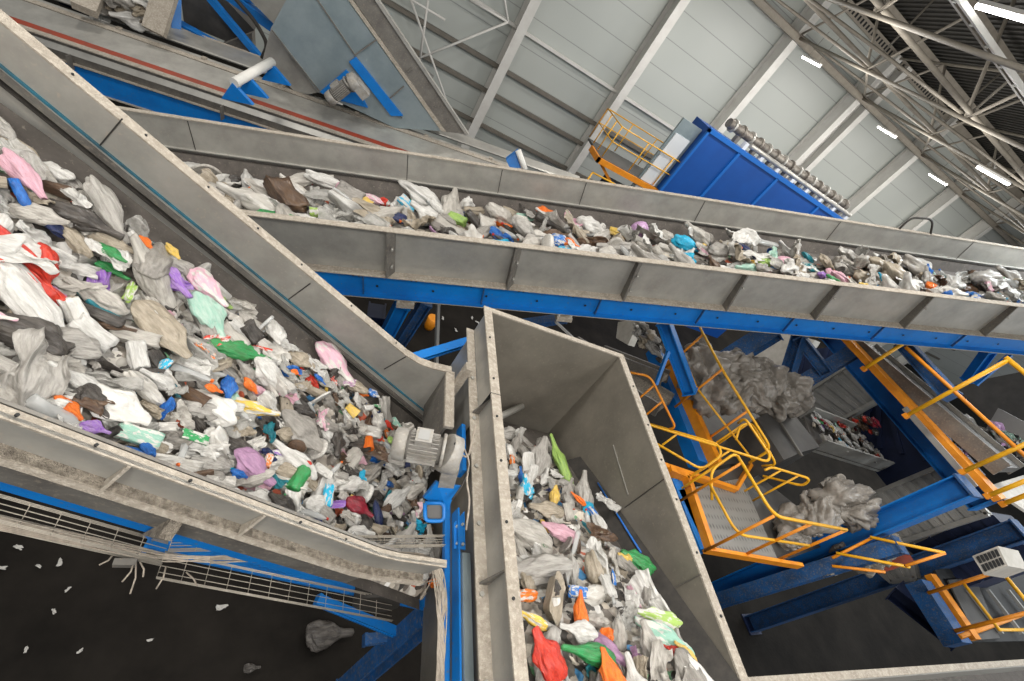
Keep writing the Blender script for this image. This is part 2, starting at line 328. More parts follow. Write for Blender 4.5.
# ---- strip lamps (fixtures), their light and added unseen fill lights
lamps = [(10.4,8.7,12.5,'bright strip lamp in the upper right corner'), (18.2,21,11.75,'small strip lamp on the wall left of the twin columns'), (25.4,21,11.75,'strip lamp over the twin wall columns'), (31.7,21,11.75,'farthest strip lamp near the right edge'), (21,12.6,11.75,'strip lamp hanging in the lattice at the right edge')]
def lamp(x, y, z, lab, L=1.3, e=0):
    t = thing('strip_lamp', lab, 'lamp', (x,y,z), 'strip lamps')
    MB().cbox((x,y,z+.06), .16, L, .07).build('lamp_housing', 'white', t)
    MB().tube([(x,y-L/2,z),(x,y+L/2,z)], .05, 8).build('lamp_tube', 'lamp', t)
    for dy in (-.4,.4): MB().tube([(x,y+dy,z+.1),(x,y+dy,z+1.2)], .01, 5).build('hanger', 'trussdark', t)
for a in lamps: lamp(*a)
def area(x, y, z, e, sx=1.4, sy=.5, col=(1,.96,.9)):
    l = bpy.data.lights.new('lamp_and_fill_light', 'AREA'); l.shape = 'RECTANGLE'; l.size = sx; l.size_y = sy; l.energy = e; l.color = col
    o = bpy.data.objects.new('lamp_and_fill_light', l); C.objects.link(o); o.location = (x,y,z); return o
def point(x, y, z, e):
    l = bpy.data.lights.new('lamp_and_fill_glow', 'POINT'); l.energy = e; l.shadow_soft_size = .9; l.color = (1,.96,.9)
    o = bpy.data.objects.new('lamp_and_fill_glow', l); C.objects.link(o); o.location = (x,y,z); return o  # all-round glow added so the dark roof trusses get light from below
for x in (-6,0,6,12,18,24,31,38): 
    for y in (18.4,12.6,4.5,-3.5):
        if y > 15 and x < 9: continue
        cool = (.86,.94,1) if x > 9 and y < 10 else (1,.96,.9); g_ = 1.5 if x > 9 and y < 10 else 1  # cool, stronger unseen fill added to brighten the middle conveyor's right end
        area(x, y, 11.6 if y > 10 else 12.5, (150 if y > 15 else (150 if y > 10 and x < 9 else 235))*g_, 1.4, .5, cool); point(x, y, 11.3 if y > 10 else 12.2, 130 if y > 10 and x < 9 else 230)
for x in (-2.2,1.6): area(x, -1.6, 12.4, 230, 1.6, 1.6)  # unseen soft fill lights added above the foreground, no fixtures here
w = bpy.data.worlds.new('hall'); bpy.context.scene.world = w; w.use_nodes = True
w.node_tree.nodes['Background'].inputs[0].default_value = (.92,.96,1,1); w.node_tree.nodes['Background'].inputs[1].default_value = .28
sc = bpy.context.scene; sc.view_settings.view_transform = 'Standard'; sc.view_settings.look = 'None'; sc.view_settings.exposure = -.12; sc.view_settings.gamma = 1; sc.view_settings.use_curve_mapping = False
# ================================================================== CONVEYOR A (foreground, descending)
A = Frame((122,118), 3.2, -6.2, -26.1)
def onA(px, ax, val): v = A.on(px, ax, val); return A.pt(*v)
tA = thing('belt_conveyor', 'large foreground belt conveyor full of mixed waste, sloping down to the steel chute', 'conveyor', A.pt(1.2,-.8,-1))
# far wall
top = [(-110,-68), (406,356), (419,364), (433,369), (451,373)]; bot = [(451,470), (300,350), (0,122), (-110,38)]
seam = [(451,428), (300,296), (122,168), (0,75), (-110,-8)]
MB().poly([onA(p,1,0) for p in top+bot], A.w*.012).build('side_wall', 'galv', tA)
f = MB()
for p, q in zip(top, top[1:]):
    P, Q = onA(p,1,0), onA(q,1,0); f.hexa([P-A.w*.005, Q-A.w*.005, Q+A.w*.062, P+A.w*.062, P-A.w*.005+V((0,0,.012)), Q-A.w*.005+V((0,0,.012)), Q+A.w*.062+V((0,0,.012)), P+A.w*.062+V((0,0,.012))])
f.build('rim_flange', 'rim', tA)
def ledge(pl, off, th, wd, name, mt, par):
    f = MB()
    for p, q in zip(pl, pl[1:]):
        P, Q = onA(p,1,0)+A.n*off, onA(q,1,0)+A.n*off; f.box(P, -A.w*wd, A.n*th, Q-P)
    return f.build(name, mt, par)
sm = [(-110,-42), (0,45), (300,262), (447,400)]
ledge([(-110,10-28), (0,68), (285,300), (440,425)], .012, .012, .012, 'seal_strip', 'teal', tA)
ledge([(-110,10-24), (0,72), (285,305), (440,431)], 0, .014, .035, 'clamp_bar', 'galv_dark', tA)
ledge([(-110,10-18), (0,80), (285,311), (440,437)], 0, .012, .03, 'clamp_bar', 'rubber', tA)
for x, y in ((122,118),(310,283),(210,190),(406,356)):   # panel joints
    p = onA((x,y),1,0); MB().box(p, A.n*-.24, A.u*.006, -A.w*.006).build('panel_joint', 'rubber', tA) if x in (122,406,310) else None
for x in (69,143,206,256,300,350,395):
    y = 22+(356-22)/406*x; p = onA((x,y),1,0)+A.w*.03; MB().tube([p, p+V((0,0,.018))], .006, 8).build('bolt', 'black', tA)
# belt (skirt + carrying surface)
bel = MB(); NB = lambda a: -.36-.075*max(0, a)
def Abelt(a, b): return NB(a)-.10*math.sin(math.pi*min(1, max(0, -b/1.54)))
av = [-1.6+.2*i for i in range(24)]; bv = [-.02-1.50*i/10 for i in range(11)]
n0 = len(bel.v)
for a in av:
    for b in bv: bel.v.append(A.pt(a, b, Abelt(a, b)))
for i in range(len(av)-1):
    for j in range(10): k = i*11+j; bel.f.append((k,k+1,k+12,k+11)); bel.sm.append(True)
bel.build('belt', 'belt', tA)
# near wall: outer side seen from above
nr = [(-110,363), (0,403.5), (380,548), (400,553), (447,560)]
def nA(p): v = A.on(p, 1, -1.545); return v
NT = [nA(p) for p in nr]
def nstrip(b0, c0, b1, c1, name, mt, pts=NT, t=.012):
    f = MB()
    for p, q in zip(pts, pts[1:]):
        for_ = lambda v, b, c: A.pt(v.x, b, v.z+c)
        d = V((b1-b0, c1-c0)).normalized(); nx, nc = -d.y*t, d.x*t
        f.hexa([for_(p,b0,c0), for_(q,b0,c0), for_(q,b1,c1), for_(p,b1,c1), for_(p,b0+nx,c0+nc), for_(q,b0+nx,c0+nc), for_(q,b1+nx,c1+nc), for_(p,b1+nx,c1+nc)])
    return f.build(name, mt, tA)
nstrip(-1.545, 0, -1.585, 0, 'rim_flange', 'rim')
nstrip(-1.578, 0, -1.578, -.17, 'side_wall', 'galv')
nstrip(-1.578, -.17, -1.625, -.175, 'dusty_ledge', 'dustledge')
nstrip(-1.625, -.17, -1.635, -.195, 'lower_lip', 'rim')
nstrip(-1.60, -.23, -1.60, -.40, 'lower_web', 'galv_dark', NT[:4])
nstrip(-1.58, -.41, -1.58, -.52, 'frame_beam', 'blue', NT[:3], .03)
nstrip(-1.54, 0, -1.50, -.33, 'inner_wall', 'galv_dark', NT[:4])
for ix, x in enumerate((135,-20,268)):
    v = A.on((x, 403.5+x*.38), 1, -1.545)
    MB().poly([A.pt(v.x, -1.58, v.z-.01), A.pt(v.x, -1.59, v.z-.01), A.pt(v.x, -1.63, v.z-.17), A.pt(v.x,-1.58, v.z-.17)], A.u*.012).build('stiffener_rib', 'rim', tA)
    if ix == 0: MB().poly([A.pt(v.x+.3, -1.6, v.z-.26), A.pt(v.x+.3, -1.67, v.z-.3), A.pt(v.x+.3, -1.60, v.z-.5)], A.u*.05).build('bracket', 'dustledge', tA)
for x in (98,191,20,300,345): 
    v = A.on((x, 403.5+x*.384), 1, -1.545); p = A.pt(v.x, -1.565, v.z+.006); MB().tube([p, p+A.n*.01], .006, 8).build('bolt', 'black', tA)
# head drum and flange post at the chute
p0, p1 = onA((430,440),1,-.05), A.pt(A.on((430,440),1,-.05).x, -1.5, A.on((430,440),1,-.05).z)
MB().tube([A.pt(2.75,-.03,-.76), A.pt(2.75,-1.5,-.76)], .16, 20).build('head_drum', 'rubber', tA)
# end flange (vertical post) next to chute
E1 = onA((451,373),1,0)
EU = V((-.09,-1,0)).normalized()
MB().box(E1+V((-.04,.02,-.03)), (.075,0,0), EU*.55, (0,0,.03)).build('end_flange', 'rim', tA)
MB().box(E1+V((-.035,.02,-.5)), (.02,0,0), EU*.55, (0,0,.47)).build('end_plate', 'galv_dark', tA)
def fit(p, d): return CAM+ray(p)*d
# support legs
def strut(name, p, q, w, h, mt, lab, cat='beam', group=None, ib=True, extra=None):
    t = thing(name, lab, cat, p, group)
    (MB().ibar if ib else MB().bar)(p, q, w, h).build('beam', mt, t)
    d = (V(q)-V(p)).normalized()
    for k, e in ((0, V(p)), (1, V(q))):
        MB().bar(e-d*.012, e+d*.012, w*1.12, h*1.12).build('end_plate', mt if extra is None else extra, t)
    return t
strut('support_beam', fit((150,541),3.7), fit((445,606),4.1), .10, .08, 'blue', 'long blue beam passing under the cable bundle below the foreground belt')
strut('support_beam', fit((318,600),4.3), fit((400,634),4.6), .07, .07, 'blue', 'short blue brace hanging below the mesh tray, near the bottom centre')
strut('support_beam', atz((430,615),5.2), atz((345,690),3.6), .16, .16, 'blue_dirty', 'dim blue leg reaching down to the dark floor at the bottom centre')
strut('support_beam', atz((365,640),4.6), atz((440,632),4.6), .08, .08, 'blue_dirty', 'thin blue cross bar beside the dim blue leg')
strut('support_beam', fit((150,535),2.9), fit((186,514),2.95), .03, .03, 'blue', 'tiny blue bracket arm under the foreground side wall')
# ---- cable tray (wire mesh) and cables
def polyline(pts, y): return [aty(p, y) for p in pts]
def mesh_tray(lab, pa, pb, y, wd, n, dirw=V((0,-1,0)), hgt=.03):
    """pa, pb: end points in the world; longitudinal wires and U shaped cross wires"""
    t = thing('wire_mesh_tray', lab, 'cable tray', pa, 'wire mesh cable trays')
    pa, pb = V(pa), V(pb); up = V((0,0,hgt)); L = (pb-pa).length
    for k in range(5):
        o = dirw*(wd*k/4); MB().tube([pa+o, pb+o], .0022, 5).build('long_wire', 'wire', t)
    for o in (V((0,0,0)), dirw*wd): 
        for h in (.5,1): MB().tube([pa+o+up*h, pb+o+up*h], .0022, 5).build('long_wire', 'wire', t)
    cnt = int(L/.11)
    for i in range(min(cnt, 60)):
        p = pa.lerp(pb, i/cnt); MB().tube([p+up, p, p+dirw*wd, p+dirw*wd+up], .002, 5).build('cross_wire', 'wire', t)
    return t
def fit(p, d): return CAM+ray(p)*d
mesh_tray('wire mesh tray under the blue beam at the left edge', fit((-40,486),2.85), fit((168,544),3.0), 0, .09, 0)
mesh_tray('lower wire mesh tray along the dark pit at the left edge', fit((-40,508),3.15), fit((165,556),3.25), 0, .05, 0)
mesh_tray('straight wire mesh tray ending beside the blue post at the cable bend', fit((172,540),2.95), fit((443,537),2.95), 0, .055, 0)
mesh_tray('sagging wire mesh tray sloping down from the cable bundle', fit((165,553),3.35), fit((392,600),3.7), 0, .13, 0)
random.seed(3)
cab_h = ['cable run from the left tray bending down beside the blue post']
for k in range(19):
    r0 = random.random; o = k*1.3
    pts = [fit((-30,511+o*1.3),3.0), fit((60,530+o*1.1),3.02), fit((165,553+o*.7+r0()*3),3.05), fit((210,556+r0()*8),3.0), fit((300,549+r0()*13),2.95+r0()*.03), fit((380,548+r0()*13),2.95+r0()*.03),
           fit((420+r0()*8,553+r0()*8),2.95), fit((432+k*.75,566+r0()*6),2.95), fit((435+r0()*13,600),2.98), fit((433+r0()*14,640),3.0), fit((433+r0()*13,700),3.05)]
    if k > 8: pts = pts[3:]
    sm_pts = rounded(pts, .14, 4)
    o = MB().tube(sm_pts, .0034, 6).build('power_cable', 'cable', loc=sm_pts[0])
    tag(o, 'grey-beige power cable in the bundle bending down beside the blue post', 'cable', 'bundled power cables')
for k, (p, q) in enumerate((((136,562),(130,594)),((140,562),(143,577)),((134,562),(122,582)),((166,566),(156,589)),((186,572),(197,586)),((112,556),(99,565)),((436,568),(420,600)),((438,581),(408,583)))):
    a, b = fit(p,3.1), fit(q,3.1)
    o = MB().tube([a, (a+b)/2+V((.01,0,0)), b], .004, 5).build('cable_tie', 'cable', loc=a); tag(o, 'loose pale cable tie end sticking out of the cable tray', 'cable tie', 'cable tie ends')
o = MB().cbox(fit((125,563),3.12), .09, .03, .04).build('junction_box', 'galv_dark'); tag(o, 'small dusty box clipped below the left cable tray', 'box')
# ================================================================== CHUTE B
B = Frame((490,312), 4.0, 85, -1.7)
tB = thing('steel_chute', 'open steel chute with tall grey walls around a belt, in the centre foreground', 'chute', B.pt(-1,-.7,-1.2))
AE = -3.35
def bt(a): return -1.2-.43*(a+.2) if a < -.2 else -1.2      # belt height
WB = -1.475
MB().hexa([B.pt(0,0,0), B.pt(AE,-.02,0), B.pt(AE,-.02,-1.3), B.pt(0,-.10,-1.5), B.pt(0,.012,0), B.pt(AE,.012,0), B.pt(AE,.012,-1.3), B.pt(0,-.088,-1.5)]).build('side_wall', 'chute', tB)
MB().hexa([B.pt(.04,WB,0), B.pt(AE,WB,0), B.pt(AE,WB,-1.3), B.pt(-.05,WB+.05,-1.6), B.pt(.04,WB-.012,0), B.pt(AE,WB-.012,0), B.pt(AE,WB-.012,-1.3), B.pt(-.05,WB+.038,-1.6)]).build('side_wall', 'chute', tB)
MB().hexa([B.pt(0,0,0), B.pt(.04,WB,0), B.pt(-.05,WB,-1.6), B.pt(-.10,-.1,-1.6), B.pt(.012,0,0), B.pt(.052,WB,0), B.pt(-.038,WB,-1.6), B.pt(-.088,-.1,-1.6)]).build('end_wall', 'chute', tB)
MB().box(B.pt(AE,-.015,-.005), B.w*.075, B.u*(-AE), B.n*.014).build('rim_flange', 'rim', tB)
MB().hexa([B.pt(AE,WB-.07,-.005), B.pt(.04,WB-.07,-.005), B.pt(.04,WB+.003,-.005), B.pt(AE,WB+.003,-.005), B.pt(AE,WB-.07,.009), B.pt(.04,WB-.07,.009), B.pt(.04,WB+.003,.009), B.pt(AE,WB+.003,.009)]).build('rim_flange', 'rim', tB)
MB().hexa([B.pt(-.005,.06,-.005), B.pt(.035,WB-.07,-.005), B.pt(.09,WB-.07,-.005), B.pt(.05,.06,-.005), B.pt(-.005,.06,.009), B.pt(.035,WB-.07,.009), B.pt(.09,WB-.07,.009), B.pt(.05,.06,.009)]).build('rim_flange', 'rim', tB)
MB().box(B.pt(AE,.024,-.25), B.w*.006, B.u*(-AE), B.n*.25).build('outer_panel', 'galv', tB)
MB().box(B.pt(AE,.02,-.262), B.w*.085, B.u*(-AE-.0), B.n*.012).build('lower_flange', 'rim', tB)
MB().box(B.pt(AE,.03,-.34), B.w*.012, B.u*(-AE), B.n*.08).build('outer_panel', 'dustledge', tB)
for a in (-.95,-2.15): MB().poly([B.pt(a,.03,-.02), B.pt(a,.085,-.25), B.pt(a,.03,-.25)], B.u*.012).build('stiffener_rib', 'galv_dark', tB)
MB().box(B.pt(-.95,-.02,-.3), B.u*.006, B.n*.31, B.w*.083).build('panel_joint', 'black', tB)
for a in (-.35,-.8,-1.15,-1.5,-1.9,-2.3,-2.7,-3.0):
    for b in (.03, WB-.035):
        MB().tube([B.pt(a,b,.0), B.pt(a,b,.016)], .009, 8).build('bolt', 'black', tB)
for a in (-.6,-1.0,-1.4,-1.8,-2.2,-2.6): MB().tube([B.pt(a,.075,-.25), B.pt(a,.075,-.235)], .014, 6).build('bolt', 'galv', tB)
# outer rear part of the chute: lighter plates left of the corner
MB().box(B.pt(-.95,.03,-1.0), B.w*.006, B.u*.95, B.n*.75).build('outer_panel', 'galv', tB)
MB().box(B.pt(-.62,.12,-1.1), B.w*.05, B.u*.08, B.n*.95).build('corner_flange', 'rim', tB)
# seams inside on right wall
for n_, a_, b_ in ((-.42,-1.25,-.75),(-.95,-.75,-.3),(-1.12,-.5,-.15)): MB().box(B.pt(a_,WB+.004,n_), B.u*(b_-a_), B.n*.008, B.w*.006).build('weld_seam', 'galv', tB)
MB().box(B.pt(-1.33,WB+.003,-.5), B.u*.006, B.n*.5, B.w*.003).build('weld_seam', 'rubber', tB)
MB().box(B.pt(-2.05,WB+.003,-.5), B.u*.006, B.n*.5, B.w*.003).build('weld_seam', 'galv_dark', tB)
MB().tube([B.pt(-.62,-.12,-1.05), B.pt(-.10,WB+.62,-.92)], .035, 12).build('cross_roller', 'galv', tB)
# belt of the chute
MB().hexa([B.pt(-.15,-.08,bt(-.15)), B.pt(AE,-.05,bt(AE)), B.pt(AE,WB+.12,bt(AE)), B.pt(-.15,WB+.10,bt(-.15)), B.pt(-.15,-.08,bt(-.15)+.02), B.pt(AE,-.05,bt(AE)+.02), B.pt(AE,WB+.12,bt(AE)+.02), B.pt(-.15,WB+.10,bt(-.15)+.02)]).build('belt', 'belt', tB)
MB().hexa([B.pt(-.6,WB+.13,bt(-.6)+.03), B.pt(AE,WB+.13,bt(AE)+.03), B.pt(AE,WB+.01,bt(AE)+.16), B.pt(-.6,WB+.01,bt(-.6)+.16), B.pt(-.6,WB+.12,bt(-.6)+.02), B.pt(AE,WB+.12,bt(AE)+.02), B.pt(AE,WB,bt(AE)+.15), B.pt(-.6,WB,bt(-.6)+.15)]).build('rubber_skirt', 'rubber', tB)
MB().tube([B.pt(-1.0,WB+.05,bt(-1.0)+.16), B.pt(-1.75,WB+.07,bt(-1.75)+.13)], .008, 6).build('seal_strip', 'royal_rib', tB)
# blue longitudinal beam and pale duct along the chute's left
bb = thing('support_beam', 'blue beam running down beside the left wall of the steel chute', 'beam', B.pt(-2,.15,-.6))
MB().box(B.pt(AE,.1,-.56), B.w*.012, B.u*1.75, B.n*.10).build('flange', 'blue', bb)
MB().box(B.pt(AE,.10,-.66), B.w*.035, B.u*1.9, B.n*.05).build('web', 'blue', bb)
MB().box(B.pt(AE,.135,-.64), B.w*.008, B.u*1.9, B.n*.04).build('flange', 'blue', bb)
o = MB().box(B.pt(AE,.04,-.5), B.w*.055, B.u*1.45, B.n*.06).build('cable_duct', 'galv_clean'); tag(o, 'pale blue-grey cable duct between the blue beam and the chute wall', 'duct')
gs = thing('gusset_plate', 'blue bolted gusset plate beside the chute at the end of the blue beam', 'bracket', B.pt(-1.5,.1,-.5))
MB().poly([B.pt(-1.86,.05,-.5), B.pt(-1.86,.13,-.5), B.pt(-1.7,.13,-.5), B.pt(-1.6,.05,-.5)], B.n*.012).build('plate', 'blue', gs)
for a, b in ((-1.83,.07),(-1.83,.11),(-1.7,.07),(-1.72,.11)): MB().tube([B.pt(a,b,-.5), B.pt(a,b,-.475)], .01, 6).build('bolt', 'galv', gs)
MB().box(B.pt(-.95,.07,-.5), B.u*-.4, B.w*.03, B.n*.1).build('plate', 'blue', gs)
# small bar at the bottom right: light rim of a further conveyor
cr = thing('belt_conveyor', 'conveyor rim crossing the bottom right corner with a dim belt', 'conveyor', atz((880,675),6))
P0, P1 = atz((738,678),6), atz((1060,657),6); dr = (P1-P0).normalized(); sd = V((dr.y,-dr.x,0))
MB().box(P0, P1-P0, sd*.065, (0,0,.015)).build('rim_flange', 'rim', cr)
MB().box(P0+sd*.065+V((0,0,-.5)), P1-P0, sd*.01, (0,0,.5)).build('side_wall', 'galv', cr)
MB().box(P0+sd*.065+V((0,0,-.5)), P1-P0, sd*.9, (0,0,.02)).build('belt', 'belt', cr)
# ================================================================== MOTOR on A's head
def gearmotor(c, ax, s, lab, fat=1.0):
    t = thing('gear_motor', lab, 'motor', c); c = V(c); ax = V(ax).normalized(); up = V((0,0,1)); up = (up-ax*up.dot(ax)).normalized(); sd = ax.cross(up)
    P = lambda x, y, z: c+ax*x*s+sd*y*s*fat+up*z*s*fat
    mb = MB().tube([P(-.30,0,0), P(-.12,0,0), P(.30,0,0), P(.30,0,0)], [.17*s*fat,.17*s*fat,.17*s*fat,.12*s*fat], 24); mb.build('motor_body', 'fin', t)
    for k in range(24):
        a = k*math.pi/12; d = sd*math.cos(a)+up*math.sin(a); tn = -sd*math.sin(a)+up*math.cos(a)
        MB().box(P(-.24,0,0)+d*.16*s*fat-tn*.006*s, ax*.46*s, d*.04*s*fat, tn*.012*s).build('cooling_fin', 'motor', t)
    MB().tube([P(-.50,0,0), P(-.47,0,0), P(-.30,0,0), P(-.28,0,0)], [.15*s*fat,.20*s*fat,.205*s*fat,.19*s*fat], 28).build('fan_cover', 'motor', t)
    MB().tube([P(-.505,0,0), P(-.49,0,0)], [.13*s*fat,.13*s*fat], 20).build('fan_grille', 'galv_dark', t)
    MB().tube([P(.28,0,0), P(.33,0,0)], .22*s*fat, 28).build('flange_ring', 'motor', t)
    MB().tube([P(.33,0,0), P(.38,0,-.02), P(.56,0,-.06), P(.60,0,-.06)], [.24*s*fat,.25*s*fat,.24*s*fat,.2*s*fat], 24).build('gearbox', 'motor', t)
    g = MB().poly([P(.36,-.2,-.08), P(.62,-.2,-.05), P(.62,-.2,-.52), P(.36,-.2,-.52)], sd*.4*s*fat).build('gear_housing', 'motor', t)
    tb = MB().box(P(-.16,-.10,.15), ax*.26*s, sd*.2*s*fat, up*.12*s*fat).build('terminal_box', 'motor', t)
    MB().box(P(-.12,-.07,.272), ax*.17*s, sd*.14*s*fat, up*.006*s).build('rating_plate', 'plate', t)
    MB().tube([P(.47,0,.19), P(.47,0,.21)], .02*s, 10).build('plug', 'black', t)
    return t, P
pm = CAM+ray((424,448))*2.62
axm = (B.w*-1).normalized()
axm = (CAM+ray((452,456))*2.62-(CAM+ray((400,447))*2.62)).normalized()
gm, P = gearmotor(pm, axm, .34, 'dusty grey electric gear motor over the end of the foreground belt', 1.3)
s = .33
gb = thing('motor_mount', 'blue steel mounting plate under the gear motor, left of the chute', 'bracket', P(.4,0,-.6))
q = lambda p, d: CAM+ray(p)*d
MB().poly([q((437,482),2.75), q((462,487),2.75), q((452,500),2.8), q((447,512),2.85), q((424,498),2.85)], V((0,.02,-.02))).build('plate', 'blue', gb)
MB().tube(rounded([q((425,503),2.8), q((444,503),2.8), q((444,521),2.8), q((425,521),2.8), q((425,503),2.8)], .03), .012, 6).build('bracket_frame', 'blue', gb)
MB().box(q((426,504),2.82), q((443,504),2.82)-q((426,504),2.82), q((426,520),2.82)-q((426,504),2.82), V((0,.01,-.02))).build('inner_plate', 'darkgrey', gb)
for k, pl in enumerate(([(456,444),(466,452),(470,468),(462,486),(452,500)], [(460,440),(470,462),(466,480),(470,500),(466,530)], [(455,448),(468,460),(472,440),(476,425)])):
    o = MB().tube(rounded([q(p,2.72) for p in pl], .05), .006, 6).build('motor_cable', 'cable' if k else 'rubber'); tag(o, ['black cable looping from the gear motor gearbox','grey cable dropping behind the gear motor','grey cable rising behind the gear motor to the chute'][k], 'cable')
# ================================================================== CONVEYOR C
Cf = Frame((500,242), 5.0, -3.8, 18)
tC = thing('belt_conveyor', 'long middle belt conveyor with blue beam climbing from left to the right edge', 'conveyor', Cf.pt(0,.9,-1))
a0, a1 = -5.2, 13.0
wl = lambda a: -.555           # lower edge of the side sheets
def cst(b0, c0, b1, c1, name, mt, t=.012, rel=False, A0=a0, A1=a1):
    if rel: p, q, p1, q1 = (b0, wl(A0)+c0), (b1, wl(A0)+c1), (b0, wl(A1)+c0), (b1, wl(A1)+c1)
    else: p, q, p1, q1 = (b0,c0), (b1,c1), (b0,c0), (b1,c1)
    return plate(Cf, MB(), A0, A1, p, q, t, p1, q1).build(name, mt, tC)
plate(Cf, MB(), a0, a1, (0,0), (0,wl(a0)), .012, (0,0), (0,wl(a1))).build('side_wall', 'galv', tC)
cst(-.075, 0, .01, 0, 'rim_flange', 'rim')
cst(-.11, -.0, .0, -.0, 'lower_flange', 'rim', .014, True)
plate(Cf, MB(), a0, a1, (-.02,wl(a0)-.015), (-.02,wl(a0)-.30), .014, (-.02,wl(a1)-.015), (-.02,wl(a1)-.30)).build('frame_beam', 'blue', tC)
cst(-.10, -.31, .0, -.31, 'lower_flange', 'rim', .014, True)
cst(-.10, -.30, .0, -.30, 'lower_flange', 'blue', .008, True)
FW = 1.82
plate(Cf, MB(), -7, a1, (FW,0), (FW,-.55), .012).build('side_wall', 'galv', tC)
cst(FW-.01, 0, FW+.06, 0, 'rim_flange', 'rim', .012, False, -7)
cst(FW-.03, -.37, FW, -.37, 'clamp_bar', 'galv', .012, False, -7); cst(FW-.04, -.40, FW-.02, -.40, 'clamp_bar', 'rubber', .012, False, -7)
cst(FW-.03, -.40, FW-.12, -.62, 'rubber_skirt', 'belt', .012, False, -7)
plate(Cf, MB(), -7, a1, (FW,-.55), (FW,-.95), .014).build('frame_beam', 'blue', tC)
plate(Cf, MB(), -7, a1, (.02,-.56), (FW-.04,-.60), .02).build('belt', 'belt', tC)
for (x, y) in ((387,240),(512,257),(632,270),(735,286),(822,300),(909,313),(990,322)):
    a = Cf.on((x,y),1,0).x
    MB().hexa([Cf.pt(a,-.001,-.01), Cf.pt(a+.09,-.001,-.01), Cf.pt(a+.09,-.001,wl(a)+.01), Cf.pt(a,-.001,wl(a)+.01), Cf.pt(a,-.075,-.01), Cf.pt(a+.02,-.075,-.01), Cf.pt(a+.02,-.12,wl(a)+.01), Cf.pt(a,-.12,wl(a)+.01)]).build('stiffener_rib', 'galv_dark', tC)
    MB().box(Cf.pt(a-.25,-.036,wl(a)-.30), Cf.u*.012, -Cf.w*.03, Cf.n*.28).build('beam_splice', 'blue_dirty', tC)
    for k in range(2): MB().tube([Cf.pt(a+.06, -.03, wl(a)*(.35+.4*k)), Cf.pt(a+.06,-.10,wl(a)*(.35+.4*k))], .014, 6).build('bolt', 'galv', tC)
for (x, y) in ((192,138),(407,168),(500,180),(582,195),(700,210),(830,235),(960,255)):
    a = Cf.on((x,y),1,FW).x; MB().box(Cf.pt(a,FW,-.36), Cf.u*.008, -Cf.w*.006, Cf.n*.35).build('panel_joint', 'rubber', tC)
random.seed(5)
a = -4.0
while a < 10.5:
    for da, dc in ((0,-.055),(.055,-.055),(.25,-.18)):
        MB().tube([Cf.pt(a+da,-.03,wl(a)+dc), Cf.pt(a+da,-.037,wl(a)+dc)], .014, 8).build('bolt_hole', 'black', tC)
    a += .62
# supports of C
def vcol(lab, px, zt, zb=0, w=.2, mt='blue'):
    p = atz(px, zt); t = thing('steel_column', lab, 'column', (p.x,p.y,zb), 'blue steel columns')
    MB().ibar((p.x,p.y,zb), (p.x,p.y,zt), w, w, (0,1,0)).build('shaft', mt, t); MB().cbox((p.x,p.y,zb+.02), w*1.3, w*1.3, .03).build('base_plate', 'navy', t); MB().cbox((p.x,p.y,zt), w*1.06, w*1.06, .03).build('cap_plate', 'blue_dirty', t)
    return t, p
bs = thing('beam_clamp', 'dusty clamp block under the middle conveyor beam left of the chute', 'bracket', Cf.pt(-.8,0,-1))
v = Cf.on((404,300),1,-.03); MB().box(Cf.pt(v.x-.08,-.12,v.z-.05), Cf.u*.2, Cf.w*.15, Cf.n*.06).build('block', 'rim', bs)
for dx in (0,.16): MB().tube([Cf.pt(v.x-.06+dx,-.08,v.z-.06), Cf.pt(v.x-.06+dx,-.08,v.z+.05)], .02, 6).build('bolt', 'galv', bs)
bs = thing('beam_clamp', 'dusty clamp block under the middle conveyor beam right above the chute', 'bracket', Cf.pt(.6,0,-1))
v = Cf.on((562,314),1,-.03); MB().box(Cf.pt(v.x-.08,-.12,v.z-.05), Cf.u*.2, Cf.w*.15, Cf.n*.06).build('block', 'rim', bs)
for dx in (0,.16): MB().tube([Cf.pt(v.x-.06+dx,-.08,v.z-.06), Cf.pt(v.x-.06+dx,-.08,v.z+.05)], .02, 6).build('bolt', 'galv', bs)
# behind A/C gap
def seg(lab, p, q, dp, dq, w, h, mt, name='support_beam', cat='beam', ib=True):
    return strut(name, CAM+ray(p)*dp, CAM+ray(q)*dq, w, h, mt, lab, cat, None, ib)
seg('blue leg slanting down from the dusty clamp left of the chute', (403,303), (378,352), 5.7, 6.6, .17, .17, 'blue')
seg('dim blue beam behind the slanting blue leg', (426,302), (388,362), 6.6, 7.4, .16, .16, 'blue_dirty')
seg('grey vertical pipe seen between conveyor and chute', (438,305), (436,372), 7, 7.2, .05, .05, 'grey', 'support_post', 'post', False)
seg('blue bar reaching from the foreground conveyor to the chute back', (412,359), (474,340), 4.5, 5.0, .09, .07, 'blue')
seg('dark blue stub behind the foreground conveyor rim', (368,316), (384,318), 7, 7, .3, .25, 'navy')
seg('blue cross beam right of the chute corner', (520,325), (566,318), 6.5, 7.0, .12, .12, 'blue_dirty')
seg('thin pale pole crossing above the chute back wall', (556,322), (588,352), 6.2, 6.8, .03, .03, 'grey', 'support_post', 'post', False)
o = MB().tube([atz((428,328),0), atz((428,328),0)+V((0,0,.1)), atz((428,328),0)+V((0,0,.45))], [.12,.15,.17], 12).build('orange_bucket', 'orange'); tag(o, 'small orange bucket far below between conveyor and chute', 'bucket')
